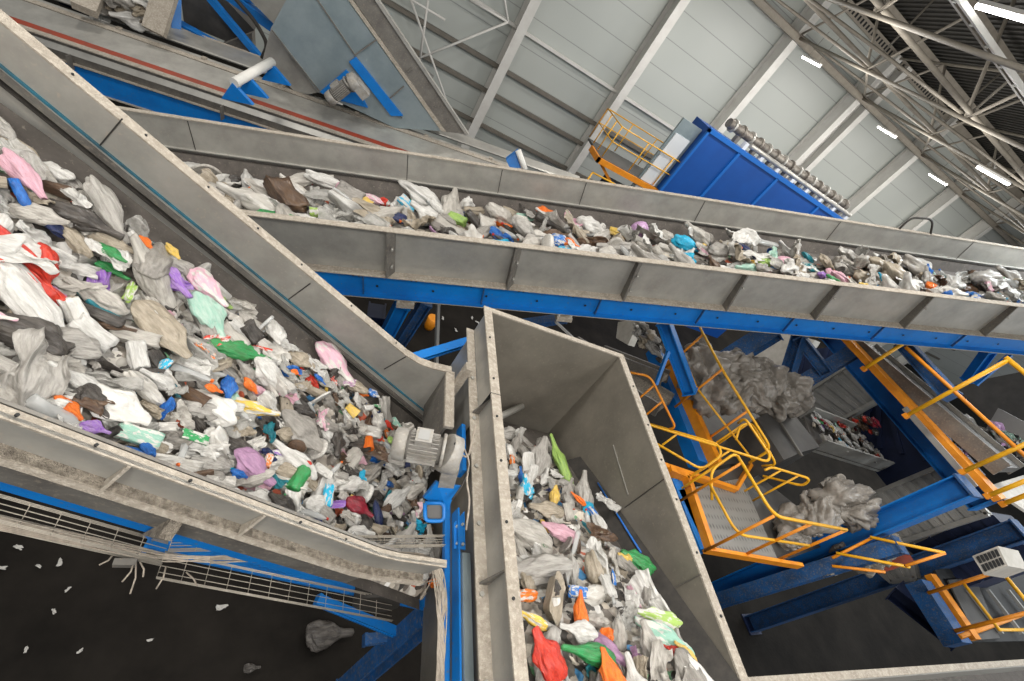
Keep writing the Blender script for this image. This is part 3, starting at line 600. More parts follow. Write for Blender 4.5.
# ================================================================== CONVEYOR D (upper left, twin)
D = Frame((150,71), 11.2, -10.2, 10.1); KD = 1.49
tD = thing('belt_conveyor', 'upper left conveyor with a rust-red stripe and blue beam', 'conveyor', D.pt(0,.7,-1))
d0, d1 = -5, 5.6
def dst(b0, c0, b1, c1, name, mt, t=.012, A0=d0, A1=d1): return plate(D, MB(), A0*KD, A1*KD, (b0*KD,c0*KD), (b1*KD,c1*KD), t*KD).build(name, mt, tD)
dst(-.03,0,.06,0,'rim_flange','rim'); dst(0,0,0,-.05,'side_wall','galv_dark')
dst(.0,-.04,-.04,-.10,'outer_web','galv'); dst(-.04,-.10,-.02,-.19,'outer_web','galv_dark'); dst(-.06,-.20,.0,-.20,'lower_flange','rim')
dst(-.02,-.21,-.02,-.47,'frame_beam','blue',.03); dst(-.05,-.475,.02,-.475,'lower_flange','rim')
dst(.07,-.02,.16,.01,'red_skirt','red_stripe'); dst(.17,.0,.52,.08,'cover_sheet','galv',.02); dst(.52,.10,.58,.12,'rim_flange','rim')
dst(.58,.02,.66,.02,'belt','rubber'); dst(.66,.09,.70,.10,'clamp_bar','galv'); dst(.74,.02,.82,.02,'belt','rubber'); dst(.82,.12,.85,.13,'clamp_bar','galv')
dst(.86,.10,1.28,.13,'cover_sheet','galv',.02,d0,2.3); dst(.86,.10,1.1,.13,'cover_sheet','galv',.02,2.9,d1); dst(1.28,.12,1.34,.14,'rim_flange','rim',.012,d0,2.3)
for k in range(9):
    a = (-3.5+k*.95)*KD; MB().box(D.pt(a,.56*KD,.13*KD), D.u*.08, D.w*.08, D.n*.03).build('bolt', 'rim', tD)
for a in (-.8,.8,2.4,4): MB().box(D.pt(a*KD,-.05*KD,-.09*KD), D.u*.018, -D.w*.12, D.n*-.24).build('stiffener_rib', 'galv_dark', tD)
# white roller between two blue gussets on D
rl = thing('guide_roller', 'white roller tube between two blue gusset plates on the upper left conveyor', 'roller', CAM+ray((252,72))*9.6)
r1, r2 = CAM+ray((234,83))*9.4, CAM+ray((272,62))*10.2
MB().tube([r1,r2], .075, 12).build('roller', 'white', rl)
for c in ((232,90),(248,84),(272,72)):
    z = 9.4 if c[0] < 240 else (9.65 if c[0] < 260 else 10.1)
    p = CAM+ray((c[0],c[1]-7))*z; MB().poly([p, p+D.u*.3-D.n*.24, p-D.u*.18-D.n*.3], D.w*.08).build('gusset', 'blue', rl)
rl = thing('guide_roller', 'small white bar with a blue gusset at the right end of the upper left conveyor', 'roller', CAM+ray((521,160))*9.8)
MB().tube([CAM+ray((518,150))*9.8, CAM+ray((525,170))*9.8], .06, 10).build('roller', 'white', rl)
MB().poly([CAM+ray((518,151))*9.85, CAM+ray((506,160))*9.85, CAM+ray((510,168))*9.85, CAM+ray((522,168))*9.85], D.w*.15).build('gusset', 'blue', rl)
# ================================================================== E inclined housing upper left
YE = 9.8
tE = thing('inclined_conveyor_housing', 'big grey sheet-steel conveyor housing slanting down behind the upper left conveyor', 'conveyor', aty((360,60),YE))
e = lambda p, dy=0: aty(p, YE+dy)
MB().poly([e(p) for p in ((271,28),(300,-25),(333,-20),(347,0),(441,131),(395,128),(318,92))], (0,1.1,0)).build('side_panel', 'galv_clean', tE)
MB().poly([e(p,-.02) for p in ((347,-2),(351,-2),(446,132),(441,131))], (0,.1,0)).build('edge_flange', 'rim', tE)
MB().poly([e(p,.02) for p in ((351,-4),(374,-4),(466,134),(446,132))], (0,.12,0)).build('top_channel', 'galv_dark', tE)
MB().poly([e(p,-.02) for p in ((372,-4),(376,-4),(469,135),(465,134))], (0,.15,0)).build('edge_flange', 'galv', tE)
for p, q in (((315,-4),(355,55)),((355,55),(402,118)),((355,55),(376,40)),((390,98),(404,86)),((408,72),(412,68)),((272,30),(320,92))):
    MB().bar(e(p,-.012), e(q,-.012), .02, .03, (0,1,0)).build('panel_joint', 'galv_dark', tE)
MB().poly([e(p,-.06) for p in ((349,62),(356,57),(403,116),(391,116))], (0,.05,0)).build('blue_rail', 'blue', tE)
MB().poly([e(p,-.05) for p in ((320,92),(346,70),(352,76),(368,108),(330,98))], (0,.04,0)).build('mounting_plate', 'blue', tE)
gearmotor(aty((341,90),YE-.45), (aty((352,82),YE-.45)-aty((332,98),YE-.45)), .62, 'small grey gear motor on the side of the grey conveyor housing')
# lower panel piece left of housing
o = MB().poly([aty(p,10.2) for p in ((271,28),(320,92),(300,96),(262,62))], (0,.4,0)).build('sheet_panel', 'galv'); tag(o, 'dull sheet panel at the lower left edge of the grey conveyor housing', 'panel')
# top-left clutter
YT = 12.0
ft = thing('steelwork', 'blue steel frame with diagonals at the top left behind the conveyors', 'frame', aty((190,30),YT))
for p, q, w in (((176,-10),(176,40),.16),((166,20),(224,52),.22),((205,-8),(262,60),.12),((222,-10),(278,30),.18),((232,-8),(280,12),.10)):
    MB().bar(aty(p,YT), aty(q,YT-.4), w, w).build('frame_member', 'blue', ft)
MB().poly([aty(p,YT+.6) for p in ((180,-10),(215,-12),(254,30),(235,45),(184,24))], (0,.5,0)).build('dark_panel', 'darkgrey', ft)
MB().poly([aty(p,YT+.4) for p in ((221,45),(252,33),(254,68),(228,62))], (0,.3,0)).build('side_sheet', 'galv_dark', ft)
MB().poly([aty(p,YT-.2) for p in ((178,30),(220,48),(222,54),(178,40))], (0,.1,0)).build('side_sheet', 'navy', ft)
MB().tube(rounded([aty(p,YT-.6) for p in ((232,-5),(256,22),(268,45),(262,58))], .3), .04, 8).build('hose', 'rubber', ft)
o = MB().poly([aty(p,11.2) for p in ((240,-10),(300,-15),(274,24))], (0,.5,0)).build('ribbed_cover', 'galv'); tag(o, 'ribbed grey cover at the top edge left of the conveyor housing', 'cover')
tT = thing('belt_conveyor', 'short cross conveyor with crumpled film at the top edge, far left', 'conveyor', aty((125,10),11.3))
for p, q in (((92,-8),(84,10)),((167,-10),(154,32))): MB().bar(aty(p,11.0), aty(q,10.6), .34, .15).build('rim_flange', 'rim', tT)
MB().poly([aty(p,11.4) for p in ((88,-14),(170,-14),(156,36),(84,10))], (0,.1,0)).build('belt', 'belt', tT)
o = MB().poly([aty(p,11.8) for p in ((40,-20),(90,-20),(84,14),(60,4))], (0,.3,0)).build('navy_container', 'navy'); tag(o, 'dark blue container side at the top left corner', 'container')
# ================================================================== upper centre: yellow gantry and blue bunker
def railset(name, lab, corners, zf, h=1.1, mt='yellow', posts=3, toe=True, r=.025, close=False, group='yellow guard rails', mid=True, post_mt=None):
    """guard rail along corner points (world xy) standing on height zf"""
    cs = [V((c[0], c[1], zf)) for c in corners]; t = thing(name, lab, 'railing', cs[0], group)
    MB().tube(rounded([c+V((0,0,h)) for c in cs], .12), r, 8).build('top_rail', mt, t)
    if mid: MB().tube(rounded([c+V((0,0,h*.52)) for c in cs], .12), r*.85, 8).build('mid_rail', mt, t)
    for i in range(len(cs)-1):
        L = (cs[i+1]-cs[i]).length; n = max(1, int(round(L/1.1))) if posts is None else posts
        for k in range(n+1 if i == len(cs)-2 else n):
            p = cs[i].lerp(cs[i+1], k/n); MB().tube([p, p+V((0,0,h))], r, 8).build('post', post_mt or mt, t)
        if toe:
            d = (cs[i+1]-cs[i]); s_ = V((d.y,-d.x,0)).normalized()*.02; MB().box(cs[i], d, s_, (0,0,.13)).build('toe_board', 'orange', t)
    return t
g = thing('work_platform', 'orange-edged lifting platform high up beside the blue bunker', 'platform', (10,16,4))
ga, gb_ = aty((598,142),16), aty((668,192),16); zg = (ga.z+gb_.z)/2
MB().box((ga.x,15.2,zg-.12), (gb_.x-ga.x,0,0), (0,1.6,0), (0,0,.08)).build('deck', 'darkgrey', g)
MB().box((ga.x-.1,15.1,zg-.25), (gb_.x-ga.x+.2,0,0), (0,.08,0), (0,0,.2)).build('edge_beam', 'orange', g)
MB().box((ga.x-.1,15.1,zg-.25), (0.1,0,0), (0,1.0,0), (0,0,.2)).build('edge_beam', 'orange', g)
for k, (dx0, dx1) in enumerate(((.3,2.6),(2.6,.3),(.3,2.6),(2.6,.3))):
    MB().bar((ga.x+dx0,15.4,zg-.3-(k//2)*1.2), (ga.x+dx1,15.4,zg-1.5-(k//2)*1.2), .07, .1).build('scissor_arm', 'orange' if k < 2 else 'navy', g)
MB().cbox((ga.x+1.9,15.7,zg-1.0), 1.6, .8, .5).build('lift_body', 'navy', g)
railset('guard_rail', 'yellow guard rail around the lifting platform left of the blue bunker', [(ga.x,16.8),(ga.x,15.15),(gb_.x-.2,15.15),(gb_.x-.2,16.8),(ga.x,16.8)], zg, 1.15, posts=3, toe=False, r=.022)
railset('guard_rail', 'low yellow ladder rail hanging below the lifting platform', [(ga.x-.2,14.7),(ga.x+2.6,14.7)], zg-1.7, 1.2, posts=3, toe=False, r=.03)
# blue bunker
YB = 15.0
bx0 = aty((711,128),YB); bx1 = aty((838,217),YB); zt = (bx0.z+bx1.z)/2
bk = thing('blue_bunker', 'large royal blue clad bunker with pale blue ribs below the panel wall', 'bunker', (bx0.x,YB,0))
MB().box((bx0.x,YB,0), (9.5,0,0), (0,1.1,0), (0,0,zt)).build('body', 'royal', bk)
MB().box((bx0.x-.05,YB-.06,zt-.12), (9.6,0,0), (0,.1,0), (0,0,.16)).build('top_edge', 'royal_rib', bk)
for px in ((740,150),(776,178),(815,208)):
    x = aty(px,YB).x; MB().box((x,YB-.06,.4), (.12,0,0), (0,.07,0), (0,0,zt-.5)).build('rib', 'royal_rib', bk)
MB().box((bx0.x-.05,YB-.06,.4), (.1,0,0), (0,.1,0), (0,0,zt-.4)).build('corner_post', 'royal_rib', bk)
wp = thing('white_door_panel', 'white panel with a thin yellow rail at the left end of the blue bunker', 'panel', (bx0.x-.8,YB,1))
MB().box((bx0.x-1.1+.2,YB+.2,3), (.7,0,0), (0,.1,0), (0,0,zt-3.7)).build('panel', 'whitepanel', wp)
MB().box((bx0.x-1.25+.25,YB+.25,2.8), (.95,0,0), (0,.08,0), (0,0,zt-3.0)).build('frame', 'galv_clean', wp)
pp = thing('pipe_run', 'large brown-grey pipe with flanges running along the top of the blue bunker', 'pipe', (bx0.x+2,YB+1,zt+.4))
MB().tube([(bx0.x+1.1,YB+.8,zt+.42),(bx0.x+9.4,YB+.8,zt+.42)], .17, 12).build('pipe', 'pipe', pp)
MB().tube([(bx0.x+2.2,YB+.3,zt+.25),(bx0.x+9.4,YB+.3,zt+.25)], .09, 10).build('pipe', 'galv', pp)
for k in range(16):
    x = bx0.x+1.3+k*.52; MB().tube([(x,YB+.8,zt+.42),(x+.09,YB+.8,zt+.42)], .24, 12).build('flange', 'pipe' if k % 2 else 'galv', pp)
    MB().cbox((x+.2,YB+.35,zt+.15), .16, .2, .24).build('valve_block', 'whitepanel' if k % 2 else 'galv_dark', pp)
o = MB().tube(rounded([Cf.pt(7.0,FW+.03,-.02), Cf.pt(7.05,FW+.05,.22), Cf.pt(7.5,FW+.05,.26), Cf.pt(7.7,FW+.03,-.02)], .15), .018, 8).build('bent_hose', 'rubber'); tag(o, 'small black bent hose on the far rim of the middle conveyor', 'hose')
# ================================================================== lower right
# walkway P1 z=4.95
z1 = 4.95
deck = thing('grating_platform', 'perforated steel grating platform with orange edge right of the chute', 'platform', (6,2,z1))
p = [atz(q_, z1) for q_ in ((706,549),(778,556),(744,470),(681,497))]
MB().poly([atz(q_, z1) for q_ in ((706,549),(778,560),(742,478),(679,490))], (0,0,-.05)).build('deck', 'grate', deck)
MB().poly([atz(q_, z1-.04) for q_ in ((690,475),(745,465),(840,540),(780,562))], (0,0,-.03)).build('deck', 'darkgrey', deck)
def hbar(p, q, z, w, h, mt, name, par, up=(0,0,1)): return MB().bar(atz(p,z), atz(q,z), w, h, up).build(name, mt, par)
hbar((686,478),(710,550), z1+.05, .09, .14, 'orange', 'edge_board', deck); hbar((668,470),(686,478), z1+.05, .09, .14, 'orange', 'edge_board', deck)
hbar((706,550),(800,566), z1+.03, .05, .12, 'orange', 'edge_board', deck); hbar((672,482),(700,552), z1-.1, .2, .2, 'blue', 'frame_beam', deck)
hbar((662,466),(735,490), z1+.03, .07, .12, 'orange', 'edge_board', deck); hbar((735,490),(752,462), z1+.03, .05, .12, 'orange', 'edge_board', deck)
cs = [atz(q_, z1) for q_ in ((680,501),(704.5,551),(742,556),(777,560))]
RR = .75
r_ = thing('guard_rail', 'yellow guard rail with rounded corner around the grating platform', 'railing', cs[0], 'yellow guard rails')
top_ = [c+V((0,0,1.1)) for c in cs]; midr = [c+V((0,0,.55)) for c in cs]
MB().tube(rounded([top_[0]+V((0,.1,0)), top_[1], top_[3]], .18), .021, 8).build('top_rail', 'yellow', r_)
MB().tube(rounded([midr[0], midr[1], midr[3]], .18), .019, 8).build('mid_rail', 'yellow', r_)
for c in cs: MB().tube([c, c+V((0,0,1.1))], .019, 8).build('post', 'orange', r_)
# walkway along Y (orange board, blue beam)
wk = thing('walkway', 'narrow elevated walkway with orange toe board leading away right of the chute', 'walkway', atz((690,410),z1))
hbar((669,362),(716,466), z1, .12, .22, 'orange', 'toe_board', wk); hbar((655,352),(700,466), z1-.2, .3, .25, 'blue', 'frame_beam', wk)
MB().poly([atz(q_, z1-.1) for q_ in ((672,360),(722,352),(790,455),(716,466))], (0,0,-.04)).build('deck', 'darkgrey', wk)
r_ = thing('guard_rail', 'tall yellow guard rail along the narrow walkway right of the chute', 'railing', atz((675,407),z1), 'yellow guard rails')
P_ = lambda px, d: CAM+ray(px)*d
pb_ = [((662,371),(704,335)),((675,407),(723,371)),((706,440),(748,411))]
basep = [atz(b_, z1) for b_, t_ in pb_]
xm = sum(v.x for v in basep)/3
for (b_, t_), c in zip(pb_, basep):
    tp = atx(t_, c.x); tp.y = c.y; MB().tube([c, V((c.x,c.y,tp.z))], .02, 8).build('post', 'orange', r_)
c0, c1, c2 = basep
zt0 = atx(pb_[0][1], c0.x).z; zt1 = atx(pb_[1][1], c1.x).z; zt2 = atx(pb_[2][1], c2.x).z
tops = [V((c.x,c.y,z)) for c, z in zip(basep, (zt0,zt1,zt2))]
ext = tops[2]+(tops[2]-tops[1])*.9
ext0 = tops[0]+(tops[0]-tops[1])*.3
MB().tube(rounded([ext0, tops[0], tops[1], tops[2], ext, ext-V((0,0,.45))], .15), .022, 8).build('top_rail', 'yellow', r_)
mids = [(a_+b_)/2 for a_, b_ in zip(tops, basep)]
MB().tube([mids[0]+(mids[0]-mids[1])*.3, mids[1], mids[2], mids[2]+(mids[2]-mids[1])*.9], .018, 8).build('mid_rail', 'yellow', r_)
# hand rail loops beside the chute
for lab, pts, dd, mt in (('yellow handrail loop starting behind the chute wall', ((640,420),(650,425),(768,462),(770,455),(745,418),(738,423)), 7.4, 'yellow'),
        ('lower yellow handrail behind the chute wall', ((645,437),(702,470),(722,455),(718,444),(650,424)), 7.2, 'yellow'),
        ('small yellow rail loop over the grating platform corner', ((712,500),(711,470),(735,453),(742,462),(757,490)), 6.9, 'yellow'),
        ('yellow rail hoop behind the grating platform', ((765,470),(772,467),(811,479),(803,486),(763,476)), 8.2, 'yellow'),
        ('orange handrail behind the chute wall near the top', ((627,372),(650,376),(668,412),(676,428),(664,430)), 7.2, 'orange'),
        ('yellow rail hoop with hanging post near the walkway end', ((736,440),(740,425),(752,423),(772,456),(776,465),(762,466)), 8.2, 'yellow')):
    t = thing('hand_rail', lab, 'railing', P_(pts[0],dd), 'yellow guard rails')
    MB().tube(rounded([P_(p_,dd+.12*i) for i, p_ in enumerate(pts)], .12), .019, 8).build('rail', mt, t)
    a_, b_ = P_(pts[1],dd+.12), P_(pts[2],dd+.24)
    for k in (.25,.7): 
        c = a_.lerp(b_, k); MB().tube([c, c-V((0,0,.9))], .016, 8).build('post', mt, t)
# columns and big beams
vcol('thick blue steel column rising from the floor to the right walkway', (968,486), 7.15, 0, .31, 'blue')
vcol('dark blue steel column at the lower right behind the thick one', (1022,530), 6.4, 0, .38, 'blue_dirty')
seg('steep blue brace meeting the middle conveyor right of the chute', (664,322), (690,392), 7.8, 8.2, .2, .2, 'blue')
seg('thin blue brace crossing beside the walkway start', (668,352), (656,384), 7.6, 7.6, .05, .05, 'blue', ib=False)
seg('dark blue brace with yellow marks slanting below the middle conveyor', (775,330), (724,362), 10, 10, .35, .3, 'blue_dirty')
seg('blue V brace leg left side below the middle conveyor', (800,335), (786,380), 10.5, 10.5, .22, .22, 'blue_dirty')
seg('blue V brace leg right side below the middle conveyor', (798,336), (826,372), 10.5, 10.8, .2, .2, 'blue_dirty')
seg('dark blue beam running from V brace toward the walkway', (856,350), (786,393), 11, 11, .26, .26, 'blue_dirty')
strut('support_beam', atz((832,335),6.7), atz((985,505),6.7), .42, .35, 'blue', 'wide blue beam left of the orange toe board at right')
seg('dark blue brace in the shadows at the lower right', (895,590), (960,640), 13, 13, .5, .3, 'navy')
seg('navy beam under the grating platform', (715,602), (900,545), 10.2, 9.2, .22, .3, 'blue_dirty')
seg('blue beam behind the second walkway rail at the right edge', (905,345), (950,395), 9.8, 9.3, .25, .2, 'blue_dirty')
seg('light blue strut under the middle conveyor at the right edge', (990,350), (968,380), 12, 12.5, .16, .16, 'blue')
seg('light blue diagonal tie behind the right walkway rail', (1010,355), (976,384), 12.4, 12.4, .07, .07, 'blue', ib=False)
# P2 right platform z 7.15
z2 = 7.15
w2 = thing('walkway', 'elevated walkway with wide orange toe board at the right edge', 'walkway', atz((950,430),z2))
hbar((846,338),(1000,500), z2, .30, .10, 'orange', 'toe_board', w2)
hbar((905,408),(975,487), z2-.05, .05, .08, 'galv', 'serrated_edge', w2)
MB().poly([atz(q_, z2-.02) for q_ in ((985,487),(1040,470),(1040,520),(1010,500))], (0,0,-.04)).build('deck', 'beige', w2)
r2_ = thing('guard_rail', 'yellow guard rail with long posts along the right edge walkway', 'railing', atz((904,417),z2), 'yellow guard rails')
for (b_, t_) in (((862,370),(906,345)),((904,417),(1010,361)),((960,473),(1060,428)),((985,497),(1045,475)),((1000,505),(1050,490))):
    c = atz(b_, z2); tp = atx(t_, c.x); MB().tube([c, V((c.x,c.y,tp.z))], .03, 8).build('post', 'yellow', r2_)
    MB().cbox((c.x,c.y,z2+.03), .07, .07, .06).build('post_foot', 'orange', r2_)
c = atz((904,417), z2); zp = atx((1010,361), c.x).z; d2 = atz((960,473),z2)-c; d2.z = 0
pt_ = V((c.x,c.y,zp)); pm_ = V((c.x,c.y,(zp+z2)/2))
MB().tube([pt_-d2*.05, pt_+d2*1.6], .03, 8).build('top_rail', 'yellow', r2_)
MB().tube([pm_-d2*.85, pm_+d2*1.6], .026, 8).build('mid_rail', 'orange', r2_)
# ribbed white panels (container sides) in planes of constant X
def ribbed(lab, pts, X, n, mt='whitepanel'):
    t = thing('ribbed_container', lab, 'container', atx(pts[0],X), 'pale ribbed container sides'); q_ = [atx(p_,X) for p_ in pts]
    MB().poly(q_, (.25,0,0)).build('side_sheet', mt, t)
    a_, b_, c_, d_ = q_
    for k in range(n):
        f_ = (k+.5)/n; MB().bar(a_.lerp(b_,f_), d_.lerp(c_,f_), .10, .06, (1,0,0)).build('rib', 'grey', t)
    for s_, e_ in ((a_,b_),(b_,c_),(c_,d_),(d_,a_)): MB().bar(s_, e_, .08, .12, (1,0,0)).build('edge_rail', 'galv', t)
ribbed('pale ribbed container side below the middle conveyor beam', ((793,402),(848,366),(880,399),(834,424)), 13, 6, 'grey')
ribbed('pale ribbed container side crossed by the thick blue column', ((857,501),(941,466),(988,514),(898,543)), 12.5, 9, 'grey')
ribbed('small pale ribbed container corner above the dark floor', ((880,572),(912,562),(916,578),(892,582)), 12.5, 3, 'grey')
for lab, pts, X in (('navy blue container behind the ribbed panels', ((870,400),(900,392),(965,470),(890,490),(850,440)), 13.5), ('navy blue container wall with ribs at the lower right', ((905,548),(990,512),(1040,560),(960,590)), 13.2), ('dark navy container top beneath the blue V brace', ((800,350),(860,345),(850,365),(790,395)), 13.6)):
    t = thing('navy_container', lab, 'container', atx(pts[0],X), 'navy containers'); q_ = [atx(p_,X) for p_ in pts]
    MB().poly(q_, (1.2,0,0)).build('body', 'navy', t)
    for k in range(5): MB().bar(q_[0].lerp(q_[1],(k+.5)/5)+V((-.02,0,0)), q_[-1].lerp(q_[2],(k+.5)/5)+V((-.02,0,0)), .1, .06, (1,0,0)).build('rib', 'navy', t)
o = MB().poly([atx(p_,14) for p_ in ((742,350),(778,330),(815,340),(790,378),(765,388))], (.3,0,0)).build('concrete_block', 'beige'); tag(o, 'pale lit wall block below the middle conveyor beam', 'block')
o = MB().poly([atx(p_,11) for p_ in ((618,322),(640,318),(628,345),(616,338))], (.3,0,0)).build('concrete_block', 'beige'); tag(o, 'small pale cone shaped block just under the middle conveyor right of the chute', 'block')
o = MB().poly([atx(p_,14.5) for p_ in ((955,385),(1030,370),(1030,440),(990,425))], (.3,0,0)).build('sheet_panel', 'darkgrey'); tag(o, 'dark sheet panel behind the right walkway rail', 'panel')
o = MB().poly([atx(p_,12.5) for p_ in ((985,430),(998,408),(1030,425),(1030,450))], (.3,0,0)).build('sheet_panel', 'grey'); tag(o, 'light grey curved sheet behind the right walkway rail', 'panel')
# long dark conveyors under C
for lab, a_, b_, dd, w_, mt in (('dark conveyor frame slanting below the middle conveyor at right', (862,345), (1010,470), 11, .9, 'darkgrey'), ('dusty conveyor with film scraps right of the chute', (568,345), (665,405), 9, .6, 'dustledge'), ('dusty beam between the chute and the walkway', (600,352), (665,378), 9.3, .25, 'rim')):
    t = thing('belt_conveyor', lab, 'conveyor', P_(a_,dd)); p0, p1 = P_(a_,dd), P_(b_,dd-.6)
    MB().bar(p0, p1, w_, .12).build('belt', mt, t)
    sdv = (p1-p0).cross(V((0,0,1))).normalized()
    for s_ in (-1,1): MB().bar(p0+sdv*s_*w_/2, p1+sdv*s_*w_/2, .05, .25).build('side_wall', 'galv_dark', t)
# open trough conveyor G with waste
zG = 5.0
gA, gB, gC, gD = atz((804,416),zG), atz((850,433),zG), atz((882,470),zG), atz((815,449),zG)
tg = thing('belt_conveyor', 'small open trough conveyor carrying mixed waste at middle right', 'conveyor', gA)
MB().poly([gA, gB, gC, gD], (0,0,-.03)).build('belt', 'belt', tg)
for s_, e_ in ((gA,gB),(gD,gC)): MB().hexa([s_+V((0,0,-.1)), e_+V((0,0,-.1)), e_+V((0,.04,-.1)), s_+V((0,.04,-.1)), s_+V((0,0,.32)), e_+V((0,0,.32)), e_+V((0,.04,.32)), s_+V((0,.04,.32))]).build('side_wall', 'galv', tg)
MB().tube([gB+V((0,0,.1)), gC+V((0,0,.1))], .09, 12).build('head_drum', 'galv_dark', tg)
hb = thing('hopper_box', 'dark grey sheet-metal hood at the left end of the small trough conveyor', 'hood', atz((780,440),zG))
MB().poly([atz(p_, zG+.55) for p_ in ((757,418),(786,404),(820,447),(802,452),(784,460))], (0,0,-.9)).build('hood', 'darkgrey', hb)
MB().bar(atz((774,412),zG+.57), atz((802,456),zG+.57), .05, .03).build('seam', 'galv_dark', hb)
gm2, P2_ = gearmotor(P_((836,480),9.4), (.5,.2,-.7), .34, 'dim grey gear motor hanging under the small trough conveyor')
# AC unit
ac = thing('air_conditioner', 'white cabinet with a black louvred grille at the lower right edge', 'air conditioner', P_((1000,562),10.5))
q_ = [P_(p_,10.4) for p_ in ((972,556),(998,546),(1008,566),(984,575))]
bk_ = (P_((1024,570),11)-P_((1008,566),10.4)); MB().poly(q_, bk_*.9+V((.25,0,0))).build('cabinet', 'beige', ac)
a_, b_, c_, d_ = q_
for i in range(2):
    for j in range(6):
        u0, u1 = .12+j*.14, .22+j*.14; v0, v1 = .12+i*.42, .46+i*.42
        L2 = lambda u, v: (a_.lerp(b_,u)).lerp(d_.lerp(c_,u), v)-bk_*.03
        MB().poly([L2(u0,v0), L2(u1,v0), L2(u1,v1), L2(u0,v1)], bk_*.02).build('louvre', 'black', ac)
# P3 platform
z3 = 5.0
w3 = thing('work_platform', 'platform with orange edge and grey bars at the lower right corner', 'platform', atz((960,610),z3))
hbar((930,575),(975,640), z3, .22, .12, 'orange', 'edge_board', w3); hbar((918,583),(958,645), z3-.15, .35, .3, 'blue_dirty', 'frame_beam', w3)
MB().poly([atz(p_, z3-.1) for p_ in ((935,570),(1060,548),(1070,640),(972,642))], (0,0,-.05)).build('deck', 'black', w3)
for k in range(4): 
    x_ = 968+k*20; hbar((x_,590),(x_+34,634), z3, .07, .06, 'grey', 'bar', w3)
MB().poly([atz(p_, z3-.04) for p_ in ((948,580),(975,577),(1000,638),(978,640))], (0,0,-.03)).build('deck_plate', 'darkgrey', w3)
r3 = thing('guard_rail', 'yellow guard rail around the lower right corner platform', 'railing', atz((928,593),z3), 'yellow guard rails')
for (b_, t_) in (((928,593),(1002,572)),((955,631),(1040,612))):
    c = atz(b_, z3); tp = atx(t_, c.x); MB().tube([c, V((c.x,c.y,tp.z))], .03, 8).build('post', 'orange', r3)
c = atz((928,593), z3); zp = atx((1002,572), c.x).z; d3 = atz((955,631),z3)-c; d3.z = 0
MB().tube([V((c.x,c.y,zp)), V((c.x,c.y,zp))+d3*1.5], .03, 8).build('top_rail', 'yellow', r3)
MB().tube([V((c.x,c.y,(zp+z3)/2)), V((c.x,c.y,(zp+z3)/2))+d3*1.2, V((c.x,c.y,(zp+z3)/2))+d3*1.3+V((1.2,0,0))], .026, 8).build('mid_rail', 'yellow', r3)
MB().tube([c+d3*1.15, c+d3*1.15+V((3.5,.2,0))], .04, 8).build('bottom_rail', 'orange', r3)
# second yellow rail group over lower sacks
r4 = thing('guard_rail', 'yellow guard rail in front of the lower sack heap', 'railing', P_((840,555),9), 'yellow guard rails')
for pl in (((836,553),(910,567)),((870,537),(945,553)),((832,558),(872,538)),((905,566),(945,553)),((832,566),(885,572))):
    MB().tube([P_(pl[0],9), P_(pl[1],9.2)], .022, 8).build('rail', 'yellow' if pl[0][1] < 556 else 'orange', r4)
o = MB().poly([P_(p_,9.8) for p_ in ((875,560),(905,548),(915,562),(885,572))], (0,0,-.1)).build('rust_panel', 'red_stripe'); tag(o, 'rust-red panel under the lower sack heap rail', 'panel')
# ================================================================== WASTE ITEMS
def rnd(seed): return random.Random(seed)
def me_from(bm, name):
    me = bpy.data.meshes.new(name); bm.to_mesh(me); bm.free()
    me.polygons.foreach_set('use_smooth', [True]*len(me.polygons)); me.materials.append(M['p_white']); return me
def bag_mesh(seed, flat=.5, sub=4, amp=.5, kn=None):
    r = rnd(seed); bm = bmesh.new(); bmesh.ops.create_icosphere(bm, subdivisions=sub, radius=.5); off = V((r.uniform(0,50), r.uniform(0,50), r.uniform(0,50)))
    knot = r.uniform(.55,.9) if kn is None else kn; ridge = lambda v: 1-abs(noise.noise(v))*3.2
    for v in bm.verts:
        d = v.co.normalized(); ph = V((0, d.y, d.z)); ph = ph.normalized() if ph.length > 1e-4 else V((0,0,1))
        n1 = noise.noise(d*1.5+off)
        w_ = noise.noise(d*2.2+off*1.7)*.5
        pleat = ridge(V((d.x*.9+w_, ph.y*2.6+w_, ph.z*2.6))+off)                      # long folds running from the knot
        fine = ridge(V((d.x*1.8+w_*2, ph.y*5.5, ph.z*5.5+w_))+off*2)
        cr = ridge(d*4.2+off*3+V((w_,w_,w_))*2)
        t = max(0, (d.x-.45)/.55); pin = 1-knot*t                                       # pinched neck
        k = 1+amp*n1*.9+amp*.26*pleat+amp*.10*fine+amp*.12*cr
        v.co = V((v.co.x*(1+amp*n1*.5)*1.2+t*t*.28*(1 if kn is None else 0), v.co.y*k*.85*pin, v.co.z*k*flat*pin))
        if t > .55 and kn is None: v.co.y += (ph.y*(t-.55)*.25); v.co.z += ph.z*(t-.55)*.2
    return me_from(bm, 'crumpled_bag')
